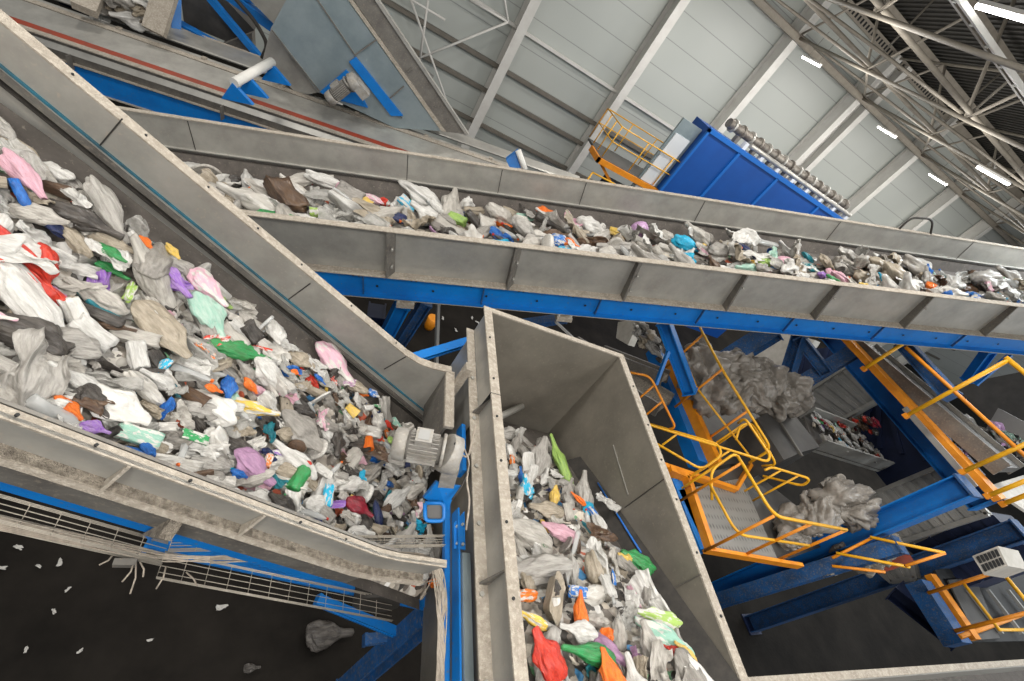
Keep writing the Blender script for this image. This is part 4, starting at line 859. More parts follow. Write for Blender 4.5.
def film_mesh(seed, nx=34, ny=24, hgt=.22):
    r = rnd(seed); bm = bmesh.new(); off = V((r.uniform(0,50), r.uniform(0,50), 0)); g = {}; ridge = lambda v: 1-abs(noise.noise(v))*3.2
    curl = r.uniform(-1.6,1.6); tw = r.uniform(-1,1)
    for layer in (0,1):
        for i in range(nx+1):
            for j in range(ny+1):
                x, y = i/nx-.5, (j/ny-.5)*.8; e = noise.noise(V((x*2.5,y*2.5,7))+off)*.22; e2 = noise.noise(V((x*2.5,y*2.5,17))+off)*.22
                rr = 1+noise.noise(V((math.atan2(y,x)*.8, 3, 1))+off)*.35
                z = ridge(V((x*2.2+e,y*5,0))+off)*hgt*.30 + ridge(V((x*5,y*9+e,4))+off)*hgt*.14 + (x*x-.1)*hgt*curl + x*y*hgt*tw*3 + noise.noise(V((x*2,y*2,2))+off)*hgt
                g[layer,i,j] = bm.verts.new((x*rr+e, y*rr*(1-abs(z)*.5)+e2, z-.01*layer))
    for i in range(nx):
        for j in range(ny):
            bm.faces.new((g[0,i,j],g[0,i+1,j],g[0,i+1,j+1],g[0,i,j+1])); bm.faces.new((g[1,i,j+1],g[1,i+1,j+1],g[1,i+1,j],g[1,i,j]))
    for i in range(nx):
        for j in (0,ny): bm.faces.new((g[0,i,j],g[1,i,j],g[1,i+1,j],g[0,i+1,j]))
    for j in range(ny):
        for i in (0,nx): bm.faces.new((g[0,i,j],g[0,i,j+1],g[1,i,j+1],g[1,i,j]))
    bmesh.ops.recalc_face_normals(bm, faces=bm.faces); return me_from(bm, 'film_scrap')
def lathe(prof, seg=18, squash=1, dent=0, seed=0, closed=True):
    bm = bmesh.new(); rows = []; off = V((seed*3.7, 1, 2))
    for (x, r) in prof:
        row = []
        for k in range(seg):
            t = 2*math.pi*k/seg; y, z = r*math.cos(t), r*math.sin(t)*squash
            f_ = 1-dent*max(0, noise.noise(V((x*4, math.cos(t)*1.3, math.sin(t)*1.3))+off)); row.append(bm.verts.new((x, y*f_, z*f_)))
        rows.append(row)
    for a_, b_ in zip(rows, rows[1:]):
        for k in range(seg): bm.faces.new((a_[k], a_[(k+1)%seg], b_[(k+1)%seg], b_[k]))
    if closed: bm.faces.new(rows[0][::-1]); bm.faces.new(rows[-1])
    bmesh.ops.recalc_face_normals(bm, faces=bm.faces); return bm
def bottle_mesh(seed): return me_from(lathe([(-.5,.10),(-.49,.15),(-.3,.155),(-.27,.145),(-.05,.15),(0,.14),(.15,.155),(.25,.14),(.36,.07),(.40,.05),(.46,.05)], 18, .75, .7, seed), 'crushed_bottle')
def cap_mesh(): return me_from(lathe([(.43,.055),(.44,.065),(.5,.065),(.505,.05)], 14), 'bottle_cap')
def cup_mesh(seed): return me_from(lathe([(-.35,.02),(-.35,.22),(.33,.32),(.35,.345),(.36,.32),(.33,.29),(-.30,.19),(-.31,.02)], 22, .85, .5, seed), 'plastic_cup')
def lid_mesh(seed): return me_from(lathe([(-.04,.02),(-.04,.45),(0,.5),(.05,.48),(.02,.42),(0,.02)], 26, 1, .12, seed), 'round_lid')
def can_mesh(seed): return me_from(lathe([(-.42,.18),(-.40,.21),(-.38,.23),(.36,.23),(.39,.21),(.41,.18)], 20, .8, .6, seed), 'dented_can')
def box_mesh(seed, dims=(1,.62,.38)):
    r = rnd(seed); bm = bmesh.new(); bmesh.ops.create_cube(bm, size=1); bmesh.ops.subdivide_edges(bm, edges=bm.edges[:], cuts=7, use_grid_fill=True)
    off = V((r.uniform(0,50), 0, 0))
    for v in bm.verts:
        n = noise.noise(v.co*2.2+off)*.22+(1-abs(noise.noise(v.co*4+off))*3)*.04
        v.co = V((v.co.x*dims[0], v.co.y*dims[1], v.co.z*dims[2]))*(1+n)
        v.co += V((0, 0, noise.noise(V((v.co.x*2, v.co.y*2, 5))+off)*.12))
    return me_from(bm, 'crushed_carton')
def tray_mesh(seed):
    bm = bmesh.new(); ring = []
    prof = [(.5,.34,.14),(.47,.31,.13),(.40,.25,-.06),(.02,.02,-.07)]; prof2 = [(.5,.34,.12),(.46,.30,.11),(.41,.26,-.08),(.02,.02,-.09)]
    def rg(w_, h_, z_): 
        out = []
        for k in range(28):
            t = 2*math.pi*k/28; c_, s_ = math.cos(t), math.sin(t); out.append(bm.verts.new((w_*math.copysign(abs(c_)**.45, c_), h_*math.copysign(abs(s_)**.45, s_), z_+noise.noise(V((c_*2,s_*2,seed)))*.04)))
        return out
    rows = [rg(*p_) for p_ in prof2[::-1]+prof]
    for a_, b_ in zip(rows, rows[1:]):
        for k in range(28): bm.faces.new((a_[k], a_[(k+1)%28], b_[(k+1)%28], b_[k]))
    bm.faces.new(rows[0][::-1]); bm.faces.new(rows[-1]); bmesh.ops.recalc_face_normals(bm, faces=bm.faces); return me_from(bm, 'food_tray')
def ball_mesh(seed): return bag_mesh(seed, .95, 3, .06)
MESH = {'bag': [bag_mesh(i, .42+.1*(i % 3)) for i in range(10)], 'film': [film_mesh(40+i, hgt=.2+.06*(i % 4)) for i in range(11)], 'bottle': [bottle_mesh(i) for i in range(5)], 'cup': [cup_mesh(i) for i in range(3)],
        'lid': [lid_mesh(i) for i in range(2)], 'can': [can_mesh(i) for i in range(2)], 'carton': [box_mesh(i, ((1,.62,.38),(.8,.7,.2),(1,.45,.3))[i % 3]) for i in range(5)], 'tray': [tray_mesh(i) for i in range(2)], 'ball': [ball_mesh(3)], 'sack': [bag_mesh(70+i, .7, 5, .75, 0) for i in range(6)]}
CAP = cap_mesh()
NAME = {'torn': 'torn_polythene', 'wrapper': 'crumpled_wrapper', 'paper': 'crumpled_polythene', 'sack': 'waste_sack', 'bag': 'plastic_bag', 'film': 'plastic_film', 'bottle': 'plastic_bottle', 'cup': 'plastic_cup', 'lid': 'plastic_disc', 'can': 'drink_can', 'carton': 'crushed_carton', 'tray': 'food_tray', 'ball': 'plastic_ball'}
WORD = {'torn': 'torn %s paper piece', 'wrapper': 'small crumpled %s wrapper', 'paper': 'crumpled %s paper', 'sack': 'crumpled %s sack', 'bag': 'crumpled %s plastic bag', 'film': 'creased %s film scrap', 'bottle': 'crushed %s plastic bottle', 'cup': '%s plastic cup', 'lid': 'round %s plastic disc', 'can': 'dented %s can', 'carton': 'crushed %s packet', 'tray': '%s food tray', 'ball': 'round %s ball'}
CATG = {'torn': 'paper', 'wrapper': 'wrapper', 'paper': 'paper', 'sack': 'sack', 'bag': 'plastic bag', 'film': 'plastic film', 'bottle': 'bottle', 'cup': 'cup', 'lid': 'disc', 'can': 'can', 'carton': 'packet', 'tray': 'tray', 'ball': 'ball'}
PLUR = {'torn': 'torn polythene pieces', 'wrapper': 'small wrappers', 'paper': 'crumpled polythene pieces', 'sack': 'sacks', 'bag': 'plastic bags', 'film': 'film scraps', 'bottle': 'bottles', 'cup': 'cups', 'lid': 'discs', 'can': 'cans', 'carton': 'packets', 'tray': 'food trays', 'ball': 'balls'}
ALL = []
def item(kind, col, P, size, up=V((0,0,1)), rz=0, tilt=(0,0), belt='foreground belt', label=None, printed=False, aspect=(1,1,1), var=None, rng=random, along=None, matname=None):
    me = MESH[kind][(var if var is not None else rng.randrange(99)) % len(MESH[kind])]
    o = bpy.data.objects.new(NAME[kind], me); C.objects.link(o)
    zq = up.normalized(); x0 = (along or V((1,0,0))); x0 = (x0-zq*x0.dot(zq)).normalized(); y0 = zq.cross(x0)
    m3 = Matrix((x0, y0, zq)).transposed() @ Matrix.Rotation(rz, 3, 'Z') @ Matrix.Rotation(tilt[0], 3, 'X') @ Matrix.Rotation(tilt[1], 3, 'Y')
    m4 = m3.to_4x4() @ Matrix.Diagonal((size*aspect[0], size*aspect[1], size*aspect[2], 1)); m4.translation = P; o.matrix_world = m4
    o.material_slots[0].link = 'OBJECT'
    mt = M[matname] if matname else M[('t_' if printed and col not in ('brown','dark','navy','beige','grey','maroon') else 'p_')+col]
    o.material_slots[0].material = mt
    nk = NAME[kind]; kd2 = kind
    if kind == 'bag' and belt != 'upper sack heap':
        if size < .1 or (size < .24 and 'middle' in belt) or (size < .17 and 'chute' in belt) or (size < .3 and ('pile' in belt or 'trough' in belt or 'far' in belt)): kd2 = 'wrapper'
        elif col in ('white','off-white') and label is None and rng.random() < .5: kd2 = 'paper'  # some pale plastic bags, picked at random, get a separate name
    if kind == 'film' and label is None and matname is None and col in ('white','off-white','beige','grey') and rng.random() < .6: kd2 = 'torn'  # some pale plastic film, picked at random, gets the torn name
    o.name = NAME[kd2]; kind2 = kd2; o['category'] = CATG[kd2]
    if kind == 'bottle':
        c = bpy.data.objects.new('bottle_cap', CAP); C.objects.link(c); c.parent = o; c.material_slots[0].link = 'OBJECT'; c.material_slots[0].material = M['p_'+rng.choice(['blue','white','red','green','orange'])]
    ALL.append([o, kind2, col, belt, label, proj(P)]); return o
# ---- beds of small stuff
def bed(name, lab, fr, a0, a1, b0, b1, hf, na, nb, mt, amp=.05, nz=9):
    mb = MB(); 
    for i in range(na+1):
        for j in range(nb+1):
            a, b = a0+(a1-a0)*i/na, b0+(b1-b0)*j/nb; e = min(j, nb-j, 2)/2
            z = hf(a,b)+(amp*(noise.noise(V((a*nz,b*nz,3.1)))+.5*noise.noise(V((a*nz*2.4,b*nz*2.4,8))))+.02)*e-(1-e)*.05
            mb.v.append(fr.pt(a,b,z))
    for i in range(na):
        for j in range(nb): k = i*(nb+1)+j; mb.f.append((k,k+1,k+nb+2,k+nb+1)); mb.sm.append(True)
    o = mb.build(name, mt); tag(o, lab, 'waste', kind='stuff'); return o
def hA(a, b):   # top of the heap on belt A (local n)
    s = -b/1.54; g = 1/(1+math.exp(-(s-.16)*22)); return Abelt(a,b)+.02+.13*g+.06*g*s
bed('loose_waste', 'bed of small loose waste covering the foreground belt', A, -1.5, 2.9, -.16, -1.5, lambda a,b: hA(a,b)-.05, 150, 50, 'waste', .05, 9)
def hC(a, b): return -.52+.24*(1-b/1.7)+.05*math.sin(a*2.3)
bed('loose_waste', 'bed of small loose waste on the middle conveyor', Cf, -6.5, 12.8, .05, 1.35, lambda a,b: hC(a,b)-.06, 260, 24, 'waste_far', .08, 4)
def hB(a, b): return bt(a)+.10
bed('loose_waste', 'bed of small loose waste on the belt inside the chute', B, -3.3, -.55, -.12, -1.2, lambda a,b: hB(a,b), 90, 30, 'waste', .05, 8)
# notable items: (kind, colour, pixel, size m, rotation deg, aspect, printed, label)
NA = [
 ('film','red',(22,270),.30,20,(1.2,.6,.8),0,'bright red sheet lying over the white sack at the far left'),
 ('bag','red',(45,262),.15,60,(1,.6,.8),0,'red end of a torn bag pointing right at the far left'),
 ('bag','white',(30,300),.25,25,(1.3,.55,.45),0,'long white sack with a pinkish tint under the red sheet'),
 ('film','pale grey',(38,372),.26,70,(1.2,.8,.6),0,'big translucent film draped near the lower left side wall'),
 ('bag','purple',(172,277),.15,30,(1,.7,.8),0,'purple bag among white film in the left part of the belt'),
 ('carton','lime',(130,292),.09,80,(1.1,.6,.8),1,'yellow-green packet left of the purple bag'),
 ('bag','orange',(145,242),.07,30,(1,.8,.8),0,'small orange scrap at the far edge above the purple bag'),
 ('bag','yellow',(172,250),.075,30,(1,.7,.7),0,'small yellow scrap right of the orange one at the far edge'),
 ('bag','green',(110,252),.09,10,(1,.7,.7),0,'small green scrap left of the orange scrap'),
 ('bag','mint',(208,312),.20,35,(1.1,.8,.6),0,'mint green bag right of the purple bag'),
 ('bag','green',(236,350),.20,-20,(1.2,.55,.7),0,'bright green bag below the mint bag'),
 ('film','red',(220,340),.12,-40,(1,.7,1),1,'red and white scrap between the mint and bright green bags'),
 ('bag','pink',(205,283),.17,30,(1.1,.8,.6),1,'white bag with pink print right of the purple bag'),
 ('bag','beige',(160,325),.22,25,(1.2,.75,.5),0,'large beige bag in the middle of the left half'),
 ('bottle','blue',(22,196),.15,35,(1,1,1),0,'dark blue item lying at the left edge below the pink bag'),
 ('bag','pink',(22,172),.16,35,(1.2,.6,.7),0,'pink bag at the left edge near the far wall'),
 ('bag','pale grey',(105,205),.20,35,(1.3,.7,.7),0,'pale bag beside the blue item near the far wall'),
 ('bag','white',(113,402),.18,10,(1,.9,.6),1,'white bag with faint print above the mint packet'),
 ('carton','mint',(140,436),.15,-5,(1,.7,.4),1,'flat mint green packet near the near side wall'),
 ('bag','purple',(92,427),.07,0,(1,.8,.8),0,'small violet scrap left of the mint packet'),
 ('bag','orange',(67,406),.08,20,(1,.7,.7),0,'small orange scrap at the lower left side wall'),
 ('bag','blue',(148,449),.06,20,(1,.7,.7),0,'small blue scrap under the mint packet'),
 ('carton','green',(196,437),.12,-10,(1,.8,.4),1,'green, white and blue packet at the near side'),
 ('carton','white',(225,406),.14,-20,(1.2,.5,.3),0,'long white packet in the centre of the belt'),
 ('bag','mauve',(252,465),.17,20,(1,.9,.6),0,'mauve bag near the near side wall'),
 ('bag','blue',(238,474),.06,0,(1,.8,.8),0,'deep blue scrap touching the mauve bag'),
 ('bottle','green',(301,476),.20,-75,(1,1.5,1.3),0,'green crushed bottle near the lower middle of the belt'),
 ('tray','white',(322,472),.13,10,(1,.7,1),0,'white bowl right of the green crushed bottle'),
 ('carton','cyan',(328,495),.12,80,(1,.8,.5),1,'blue and white packet below the white bowl'),
 ('bag','maroon',(357,505),.14,20,(1,.9,.8),0,'dark red bag near the lower end of the belt'),
 ('bag','navy',(378,515),.12,60,(1.2,.6,.7),0,'navy blue bag right of the dark red one'),
 ('bag','pink',(332,358),.22,25,(1.2,.8,.7),1,'white bag with pink print against the far wall'),
 ('carton','white',(369,408),.10,-30,(1,.9,.7),0,'white box near the far wall above the orange cup'),
 ('bag','blue',(373,393),.08,0,(1,.8,.8),1,'blue, yellow and white bundle on the white box'),
 ('cup','orange',(369,443),.13,80,(1,1,1),0,'orange cup with a white lid left of the gear motor'),
 ('film','teal',(270,432),.10,70,(1,.6,1),0,'dark teal piece at the centre of the belt'),
 ('lid','white',(320,398),.17,40,(1,.7,1),0,'white curved plate in the right half of the belt'),
 ('bag','grey',(300,428),.21,20,(1.1,.9,.55),0,'big grey bag in the right half of the belt'),
 ('cup','yellow',(352,410),.13,20,(1,1,.9),0,'yellowish tub below the white bag with pink print'),
 ('bag','blue',(319,378),.07,30,(1,.6,.7),0,'small blue scrap below the white bag with pink print'),
 ('film','pink',(322,420),.14,70,(1,.6,1),1,'salmon pink film on the big grey bag'),
 ('bag','red',(388,424),.07,20,(1,.7,.8),0,'small red scrap beside the motor'),
 ('bag','teal',(382,420),.06,0,(1,.7,.8),0,'small teal scrap beside the motor'),
 ('bag','lime',(391,440),.06,0,(1,.9,.8),0,'small green scrap touching the motor'),
 ('bag','white',(268,372),.17,20,(1,.9,.7),0,'bright white bag in the upper middle of the belt'),
 ('bag','orange',(250,385),.08,20,(1,.7,.8),0,'small orange scrap left of the bright white bag'),
 ('film','cyan',(363,478),.09,70,(1,.4,1),0,'light blue strip left of the motor mount'),
 ('film','pink',(419,510),.10,80,(1,.6,1),1,'white and red wrapper at the lower end beside the blue mount'),
 ('bag','white',(395,500),.16,-50,(1.2,.7,.7),0,'white bag at the lower end below the motor'),
 ('bag','orange',(295,372),.05,0,(1,.8,.8),0,'tiny orange scrap near the far wall'),
 ('film','orange',(205,352),.12,20,(1,.5,1),1,'orange and white scrap left of the bright green bag'),
 ('bag','orange',(212,388),.06,0,(1,.8,.8),0,'tiny orange scrap in the centre of the belt'),
 ('bag','dark',(92,398),.11,30,(1,.8,.6),0,'dark crumpled bag left of the white printed bag'),
]
def putA(px, lift=0):
    v = A.on(px, 2, -.30)
    for _ in range(5): v = A.on(px, 2, hA(v.x, v.y)+lift)
    return v
rg = random.Random(21)
for k, (kd, col, px, sz, rot, asp, pr, lab) in enumerate(NA):
    v = putA(px, .06); item(kd, col, A.pt(*v), sz, A.n, R(-rot), (rg.uniform(-.2,.2), rg.uniform(-.2,.2)), 'foreground belt', lab, bool(pr), asp, k, rg, A.u)
def pick(rng, tbl):
    t = rng.random()*sum(w_ for _, w_ in tbl)
    for k_, w_ in tbl:
        t -= w_
        if t <= 0: return k_
    return tbl[0][0]
KT = [('bag',33),('film',36),('bottle',10),('cup',5),('carton',9),('can',2),('tray',2.5),('lid',1.5)]
CT = [('white',22),('off-white',22),('grey',7),('pale grey',18),('beige',8),('dark',6),('brown',4),('red',1.4),('orange',1.8),('yellow',1.6),('green',1.8),('mint',1.5),('blue',2),('cyan',.9),('teal',1),('navy',1),('purple',.7),('mauve',.8),('pink',2),('maroon',.6),('lime',.6)]
def scatter(fr, a0, a1, b0, b1, step, smin, smax, hf, belt, rng, up, avoid, keep=None):
    a = a0
    while a < a1:
        b = b0
        while b < b1:
            aa, bb_ = a+rng.uniform(-.5,.5)*step, min(b1, max(b0, b+rng.uniform(-.5,.5)*step))
            sz = rng.uniform(smin, smax)*(1.35 if rng.random() < .15 else 1); kd = pick(rng, KT); col = pick(rng, CT)
            small = col not in ('white','off-white','grey','pale grey','beige','dark','brown')
            if small: sz *= .75
            P = fr.pt(aa, bb_, hf(aa,bb_)+rng.uniform(-.02,.03)*sz/.1); q_ = proj(P); b += step
            if not (-25 < q_[0] < 1050 and -25 < q_[1] < 700): continue
            if keep and not keep(aa, bb_): continue
            if any((q_[0]-x)**2+(q_[1]-y)**2 < rr*rr for x, y, rr in avoid): continue
            mn = None
            if kd == 'film' and col in ('pale grey','off-white') and rng.random() < .5: mn = 'clear'
            if kd == 'bottle' and col in ('white','pale grey','off-white'): mn = 'clearbottle'
            item(kd, col, P, sz, up, rng.uniform(0,6.28) if rng.random() < .35 else rng.uniform(-.5,.5)+(math.pi if rng.random() < .5 else 0), (rng.uniform(-.5,.5), rng.uniform(-.5,.5)), belt, None, rng.random() < .25, (rng.uniform(1,1.4), rng.uniform(.6,.95), rng.uniform(.75,1.05)), None, rng, fr.u, mn)
        a += step
def pxr(n): return [(p_[2][0], p_[2][1], p_[3]*45) for p_ in n]
scatter(A, -1.2, 2.85, -1.42, -.22, .088, .08, .165, lambda a,b: hA(a,b)+.015, 'foreground belt', random.Random(5), A.n, pxr(NA))
NCm = [
 ('bag','white',(200,168),.30,0,(1,.8,.9),0,'white bag at the far left of the middle conveyor'),
 ('bag','maroon',(207,183),.18,0,(1,.7,.7),0,'red-brown scrap below the leftmost white bag'),
 ('bag','pink',(345,190),.20,0,(1,.9,1),0,'pink ball-like bag in the left half'),
 ('bag','yellow',(363,200),.16,0,(1,.8,.8),0,'yellow scrap beside the pink ball-like bag'),
 ('bag','white',(428,200),.42,0,(1.6,.8,.9),0,'long white bag arched across the left half'),
 ('bag','white',(466,196),.22,0,(.7,.8,1.7),0,'upright white scrap next to the arched bag'),
 ('bag','green',(444,210),.18,0,(1.2,.6,.6),0,'dark green scrap under the arched bag'),
 ('bag','navy',(400,218),.22,0,(1.2,.7,.8),0,'navy blue scrap left of the green scrap'),
 ('bag','orange',(382,218),.17,0,(1,.7,.7),0,'orange scrap left of the navy scrap'),
 ('bag','off-white',(500,214),.36,0,(1,.9,1),0,'round off-white bag in the centre'),
 ('bag','orange',(543,209),.20,0,(1,.9,.9),0,'bright orange bag right of the centre'),
 ('bag','lilac',(541,219),.14,0,(1,.8,.8),0,'lilac scrap under the bright orange bag'),
 ('bag','orange',(569,243),.17,0,(1,.8,.9),0,'red-orange scrap against the near wall'),
 ('film','blue',(502,236),.22,0,(1.3,.5,1),0,'light blue strip against the near wall'),
 ('ball','lilac',(638,227),.27,0,(1,1,1),0,'round lilac ball on the waste'),
 ('bag','white',(590,226),.36,0,(1,.9,.9),0,'white bag left of the lilac ball'),
 ('bag','cyan',(684,243),.34,0,(.9,.8,1.2),0,'bright cyan bag right of the lilac ball'),
 ('bag','cyan',(688,258),.22,0,(.7,.8,1.2),0,'lower lobe of cyan plastic below the bright cyan bag'),
 ('bag','off-white',(668,238),.22,0,(1,.8,1),0,'off-white bag touching the cyan bag'),
 ('bag','pale grey',(720,250),.32,0,(1.1,.8,.9),0,'pale grey bag right of the cyan bag'),
 ('bag','navy',(746,250),.26,0,(1.1,.8,.8),0,'navy bag right of the cyan bag'),
 ('bag','pink',(786,263),.28,0,(1,.8,.9),0,'pinkish bag right of the navy bag'),
 ('bag','lime',(765,262),.22,0,(1,.8,.7),0,'pale yellow-green bag left of the pinkish bag'),
 ('bag','teal',(808,258),.24,0,(1.2,.6,.7),0,'teal bag in the right half'),
 ('bag','pink',(842,278),.26,0,(1.3,.7,.7),0,'pink and white bag against the near wall at right'),
 ('bag','purple',(822,275),.18,0,(1,.7,.8),0,'purple scrap left of the pink and white bag'),
 ('bag','beige',(826,262),.30,0,(1,.8,.9),0,'beige bag right of the teal bag'),
 ('bag','off-white',(912,262),.50,0,(1.3,.7,.9),0,'large off-white bag near the right end'),
 ('bag','beige',(895,275),.45,0,(1.2,.8,.8),0,'dusty pink-beige bag near the right end'),
 ('bag','white',(955,282),.45,0,(1.3,.7,.7),0,'white bag at the right end of the belt'),
 ('bag','brown',(980,280),.3,0,(1,.7,.7),0,'brown scrap at the right end of the belt'),
 ('bag','white',(878,258),.22,0,(1.2,.5,.6),0,'white scrap against the far wall at right'),
 ('bag','orange',(258,192),.2,0,(1,.7,.7),1,'orange and white bag at the left end'),
 ('bag','white',(262,186),.3,0,(1.2,.7,.7),0,'white bag right of the red-brown scrap'),
 ('bag','yellow',(292,182),.16,0,(1,.7,.7),1,'yellow and white scrap near the left end'),
]
def putC(px):
    v = Cf.on(px, 2, -.3)
    for _ in range(5): v = Cf.on(px, 2, hC(v.x, min(1.5, max(0, v.y)))+.08)
    v.y = min(1.5, max(.34, v.y)); return v
for k, (kd, col, px, sz, rot, asp, pr, lab) in enumerate(NCm):
    v = putC(px); item(kd, col, Cf.pt(*v), sz, V((0,0,1)), R(rg.uniform(-30,30)), (rg.uniform(-.2,.2), rg.uniform(-.2,.2)), 'middle conveyor', lab, bool(pr), asp, k, rg, Cf.u)
scatter(Cf, -5.6, 11.6, .33, 1.42, .21, .18, .36, lambda a,b: hC(a,b)+.04, 'middle conveyor', random.Random(9), V((0,0,1)), [(p_[2][0],p_[2][1],p_[3]*25) for p_ in NCm])
NBm = [
 ('bag','pale grey',(540,462),.26,0,(1.2,.8,.8),0,'grey bag at the top of the heap inside the chute'),
 ('bag','lime',(562,464),.24,0,(1.5,.6,.6),0,'pale yellow-green bag at the top of the chute heap'),
 ('bag','cyan',(526,490),.14,0,(1,.9,.9),1,'pale blue and white bag at the left chute wall'),
 ('bag','pink',(562,532),.17,70,(1.2,.7,.7),0,'pink bag in the upper middle of the chute heap'),
 ('bag','orange',(580,500),.09,70,(1.2,.6,.7),0,'small orange scrap above the pink bag'),
 ('film','brown',(602,535),.2,70,(1.2,.7,1),0,'dark brown film right of the pink bag'),
 ('bag','green',(641,562),.20,60,(1,.8,.8),0,'green bag at the right side of the chute heap'),
 ('bag','yellow',(628,558),.10,60,(1,.7,.8),0,'cream scrap touching the green bag at right'),
 ('bag','orange',(581,618),.14,0,(1.2,.6,.7),0,'orange wrapper in the lower middle of the chute heap'),
 ('bag','white',(583,632),.15,70,(1,.8,.7),0,'white wrapper below the orange wrapper'),
 ('carton','blue',(578,592),.12,70,(1,.8,.6),1,'blue and white packet above the orange wrapper'),
 ('bag','red',(543,660),.17,40,(1,.95,.9),0,'bright red ball-shaped bag at the bottom of the chute'),
 ('bag','green',(596,655),.17,80,(1.4,.6,.7),0,'green bag right of the bright red bag'),
 ('bag','orange',(525,595),.11,80,(1.2,.6,.7),1,'orange and white wrapper at the left chute wall'),
 ('bag','yellow',(528,620),.11,80,(1.2,.6,.7),1,'yellow and white wrapper under the orange and white one'),
 ('bag','orange',(612,678),.16,20,(1,.9,.7),0,'rust-orange bag at the bottom edge of the chute'),
 ('bag','lime',(663,618),.17,70,(1.3,.7,.7),1,'yellow-green leafy bundle against the right skirt'),
 ('bag','mint',(668,640),.20,70,(1.3,.7,.7),1,'pale green bundle below the leafy bundle'),
 ('bag','yellow',(688,655),.10,70,(1.3,.7,.7),0,'golden yellow scrap at the lower right of the heap'),
 ('bag','red',(677,652),.10,70,(1.3,.6,.7),0,'red scrap beside the golden yellow scrap'),
 ('bag','beige',(550,510),.17,70,(1.2,.8,.8),0,'beige bag left of the pink bag'),
 ('film','white',(622,505),.2,70,(1.3,.6,.7),0,'pale blue-white film at the upper right of the heap'),
 ('bag','off-white',(530,535),.26,80,(1.3,.7,.8),0,'off-white bag along the left chute wall'),
 ('bag','pale grey',(545,570),.26,80,(1.3,.7,.8),0,'pale grey bag below the beige one'),
]
def putB(px):
    v = B.on(px, 2, -.8)
    for _ in range(30): v = B.on(px, 2, (v.z+hB(min(v.x,-.4), v.y)+.10)/2)
    return v
for k, (kd, col, px, sz, rot, asp, pr, lab) in enumerate(NBm):
    v = putB(px); v.y = max(-1.32, min(-.14, v.y)); item(kd, col, B.pt(*v), sz*1.0, V((0,0,1)), R(rg.uniform(-20,20)+rot), (rg.uniform(-.2,.2), rg.uniform(-.2,.2)), 'belt in the chute', lab, bool(pr), asp, k, rg, B.u)
scatter(B, -3.1, -.5, -1.12, -.14, .125, .10, .19, lambda a,b: hB(a,b)+.05, 'belt in the chute', random.Random(12), V((0,0,1)), [(p_[2][0],p_[2][1],p_[3]*45) for p_ in NBm])
# waste on small trough conveyor and floor sacks
rr_ = random.Random(31)
for k in range(85):
    u, v_ = rr_.random(), rr_.random(); P = gA.lerp(gB,u).lerp(gD.lerp(gC,u), v_*.86+.07)+V((0,0,.14+.08*rr_.random()))
    item(pick(rr_, [('bag',5),('film',3),('carton',1)]), pick(rr_, CT+[('red',4)]), P, rr_.uniform(.12,.24), V((0,0,1)), rr_.uniform(0,6), (0,0), 'small trough conveyor', None, False, (1,.8,.8), None, rr_)
SACK = [((700,372),.75,9.0),((712,390),.8,9.0),((722,366),.6,9.4),((742,374),.7,9.5),((752,392),.65,9.4),((766,384),.6,9.8),((733,396),.6,9.2),((776,402),.6,9.8),((790,395),.7,10.2),((700,352),.5,9.6),((762,370),.45,10),((740,358),.4,10)]
SN = ['large crumpled grey sack at the left end of the upper sack heap','large grey sack at the front of the upper sack heap','grey sack at the back left of the upper sack heap','round grey sack in the middle of the upper sack heap','shadowed grey sack at the lower edge of the upper heap','grey sack right of the middle of the upper heap','grey sack under the walkway mid rail','pale grey sack beside the dark hood','long pale grey sack at the right end of the upper heap','small grey sack above the walkway start','small grey sack at the top of the upper heap','tiny grey sack at the back of the upper heap']
for k, ((px, sz, dd), lb) in enumerate(zip(SACK, SN)): item('sack', 'pale grey' if k % 3 else 'grey', P_(px,dd), sz, V((0,0,1)), rr_.uniform(0,6), (0,0), 'upper sack heap', lb, False, (1,.85,1.3), k, rr_, None, 'tarp')
SACK2 = [((795,525),.8,8.8),((815,515),.9,8.9),((838,500),1.0,9.2),((855,512),.8,9.2),((790,540),.5,8.7),((845,555),.5,9.6),((866,560),.6,9.7),((890,545),.5,9.9),((828,566),.4,9.6),((880,556),.4,9.6)]
SN2 = ['pale crumpled sack at the left of the lower heap beside the grating platform','pale sack second from left in the lower heap','large rounded grey sack topping the lower heap','grey sack at the right end of the lower heap','small white sack behind the platform rail post','small pale sack below the thick blue column','pale crumpled sack behind the yellow rail below the thick column','grey sack at the right of the yellow rail below the column','tiny pale sack at the left of the yellow rail below the column','small sack beneath the yellow rail hoop']
for k, ((px, sz, dd), lb) in enumerate(zip(SACK2, SN2)): item('sack', 'off-white', P_(px,dd), sz*.7, V((0,0,1)), rr_.uniform(0,6), (0,0), 'lower sack heap', lb, False, (1,.85,1.2), k+3, rr_, None, 'tarp')
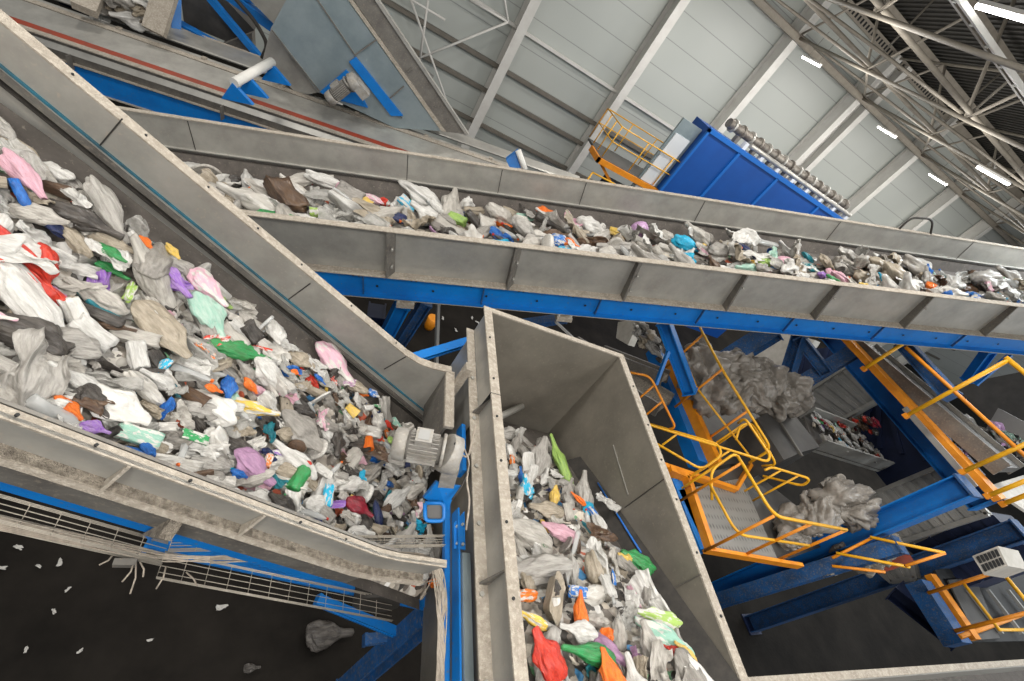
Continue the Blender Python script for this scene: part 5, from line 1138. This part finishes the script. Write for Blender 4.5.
# film on the short cross conveyor, scraps on far conveyors, litter on the floor
for k in range(14): item('film' if k % 2 else 'bag', rr_.choice(['pale grey','grey','beige','white']), aty((100+rr_.random()*55, rr_.random()*26-4),11.1), rr_.uniform(.3,.5), V((0,0,1)), rr_.uniform(0,6), (0,0), 'cross conveyor at the top edge', None, False, (1,.9,.9), None, rr_)
for k in range(22):
    t = rr_.random(); item('film' if k % 2 else 'bag', rr_.choice(['pale grey','grey','white','dark','beige']), P_((628+t*40+rr_.random()*12, 322+t*30+rr_.random()*14), 9.0-.2*t), rr_.uniform(.1,.26), V((0,0,1)), rr_.uniform(0,6), (0,0), 'dusty conveyor right of the chute', None, False, (1,.9,.9), None, rr_)
for k in range(40):
    x_ = 960+rr_.random()*64; item('film' if k % 2 else 'bag', rr_.choice(['pale grey','grey','white','dark','mint','lilac','dark']), atx((x_, 412+(x_-960)*.35+rr_.random()*34), 12.2), rr_.uniform(.12,.42), V((0,0,1)), rr_.uniform(0,6), (0,0), 'waste pile behind the right walkway rail', None, False, (1,.9,.9), None, rr_)
for k in range(24): item('bag', rr_.choice(['maroon','red','dark','brown']), atx((848+rr_.random()*30, 416+rr_.random()*18), 12.9), rr_.uniform(.1,.24), V((0,0,1)), rr_.uniform(0,6), (0,0), 'red scrap pile behind the small trough conveyor', None, False, (1,.9,.9), None, rr_)
for k, px in enumerate(((18,547),(1,568),(60,562),(54,611),(68,589),(39,566),(80,651),(26,650),(150,640),(443,318),(472,318),(477,322),(456,330),(222,607),(290,560))):
    P = atz(px, .05); item('film', 'white', P, (.07 if k > 2 else .1) if k < 9 else .14, V((0,0,1)), rr_.uniform(0,6), (0,0), 'dark floor', None, False, (1,.6,.5), k, rr_)
for px, sz in (((324,634),.5),((318,645),.22),((250,668),.15)): item('bag', 'dark', atz(px,.15), sz, V((0,0,1)), 0, (0,0), 'dark floor', None, False, (1,.8,.4), 2, rr_)
# ---- labels
ARE = {'foreground belt':'on the foreground belt','middle conveyor':'on the middle conveyor','belt in the chute':'on the chute belt'}
marks = {}
for r_ in ALL:
    if r_[4]: marks.setdefault(r_[3], []).append((r_[5][0], r_[5][1], r_[4]))
short = lambda s_: ' '.join(s_.split(' ')[:3])
import re
def trim(s_):
    m_ = re.split(r' (?:lying|pointing|under|draped|among|left|right|at|above|below|in|near|on|between|beside|touching|against|behind|over|across|next|with|around|from)\b', s_)[0]
    return m_
cnt = {}; res = []
for r_ in ALL:
    o, kd, col, belt, lab, px = r_
    if lab is None:
        base = WORD[kd] % col
        if belt in ARE:
            best = min(marks[belt], key=lambda m_: (m_[0]-px[0])**2+(m_[1]-px[1])**2)
            dx, dy = px[0]-best[0], px[1]-best[1]
            if abs(dx) > 2*abs(dy): w_ = 'right of' if dx > 0 else 'left of'
            elif abs(dy) > 2*abs(dx): w_ = 'below' if dy > 0 else 'above'
            else: w_ = ('lower' if dy > 0 else 'upper')+(' right of' if dx > 0 else ' left of')
            lab = '%s %s the %s %s' % (base, w_, trim(best[2]), ARE[belt])
        else: lab = '%s on the %s' % (base, belt) if 'pile' not in belt and 'heap' not in belt else '%s in the %s' % (base, belt)
    elif belt in ARE and 'belt' not in lab and 'chute' not in lab and 'conveyor' not in lab: lab = lab+' '+ARE[belt]
    elif belt == 'middle conveyor' and 'conveyor' not in lab: lab = lab+', middle conveyor'
    w_ = lab.split(' ')
    if len(w_) > 16 and belt in ARE and lab.endswith(ARE[belt]): lab = lab[:-len(ARE[belt])-1]; w_ = lab.split(' ')
    if len(w_) > 16: lab = ' '.join(w_[:16])
    o['label'] = lab; o['group'] = '%s, %s' % (PLUR[kd], belt)
# unique label fallbacks: same label -> describe relative size / stacking side in the picture
by = {}
for r_ in ALL: by.setdefault(r_[0]['label'], []).append(r_)
for lb, rs in by.items():
    if len(rs) < 2: continue
    rs.sort(key=lambda q_: q_[5][0])
    if len(rs) == 2: ad = ['leftmost', 'rightmost']
    elif len(rs) == 3: ad = ['leftmost', 'middle', 'rightmost']
    else: continue
    for r_, a_ in zip(rs, ad):
        l2 = a_+' '+lb
        if len(l2.split(' ')) <= 16: r_[0]['label'] = l2
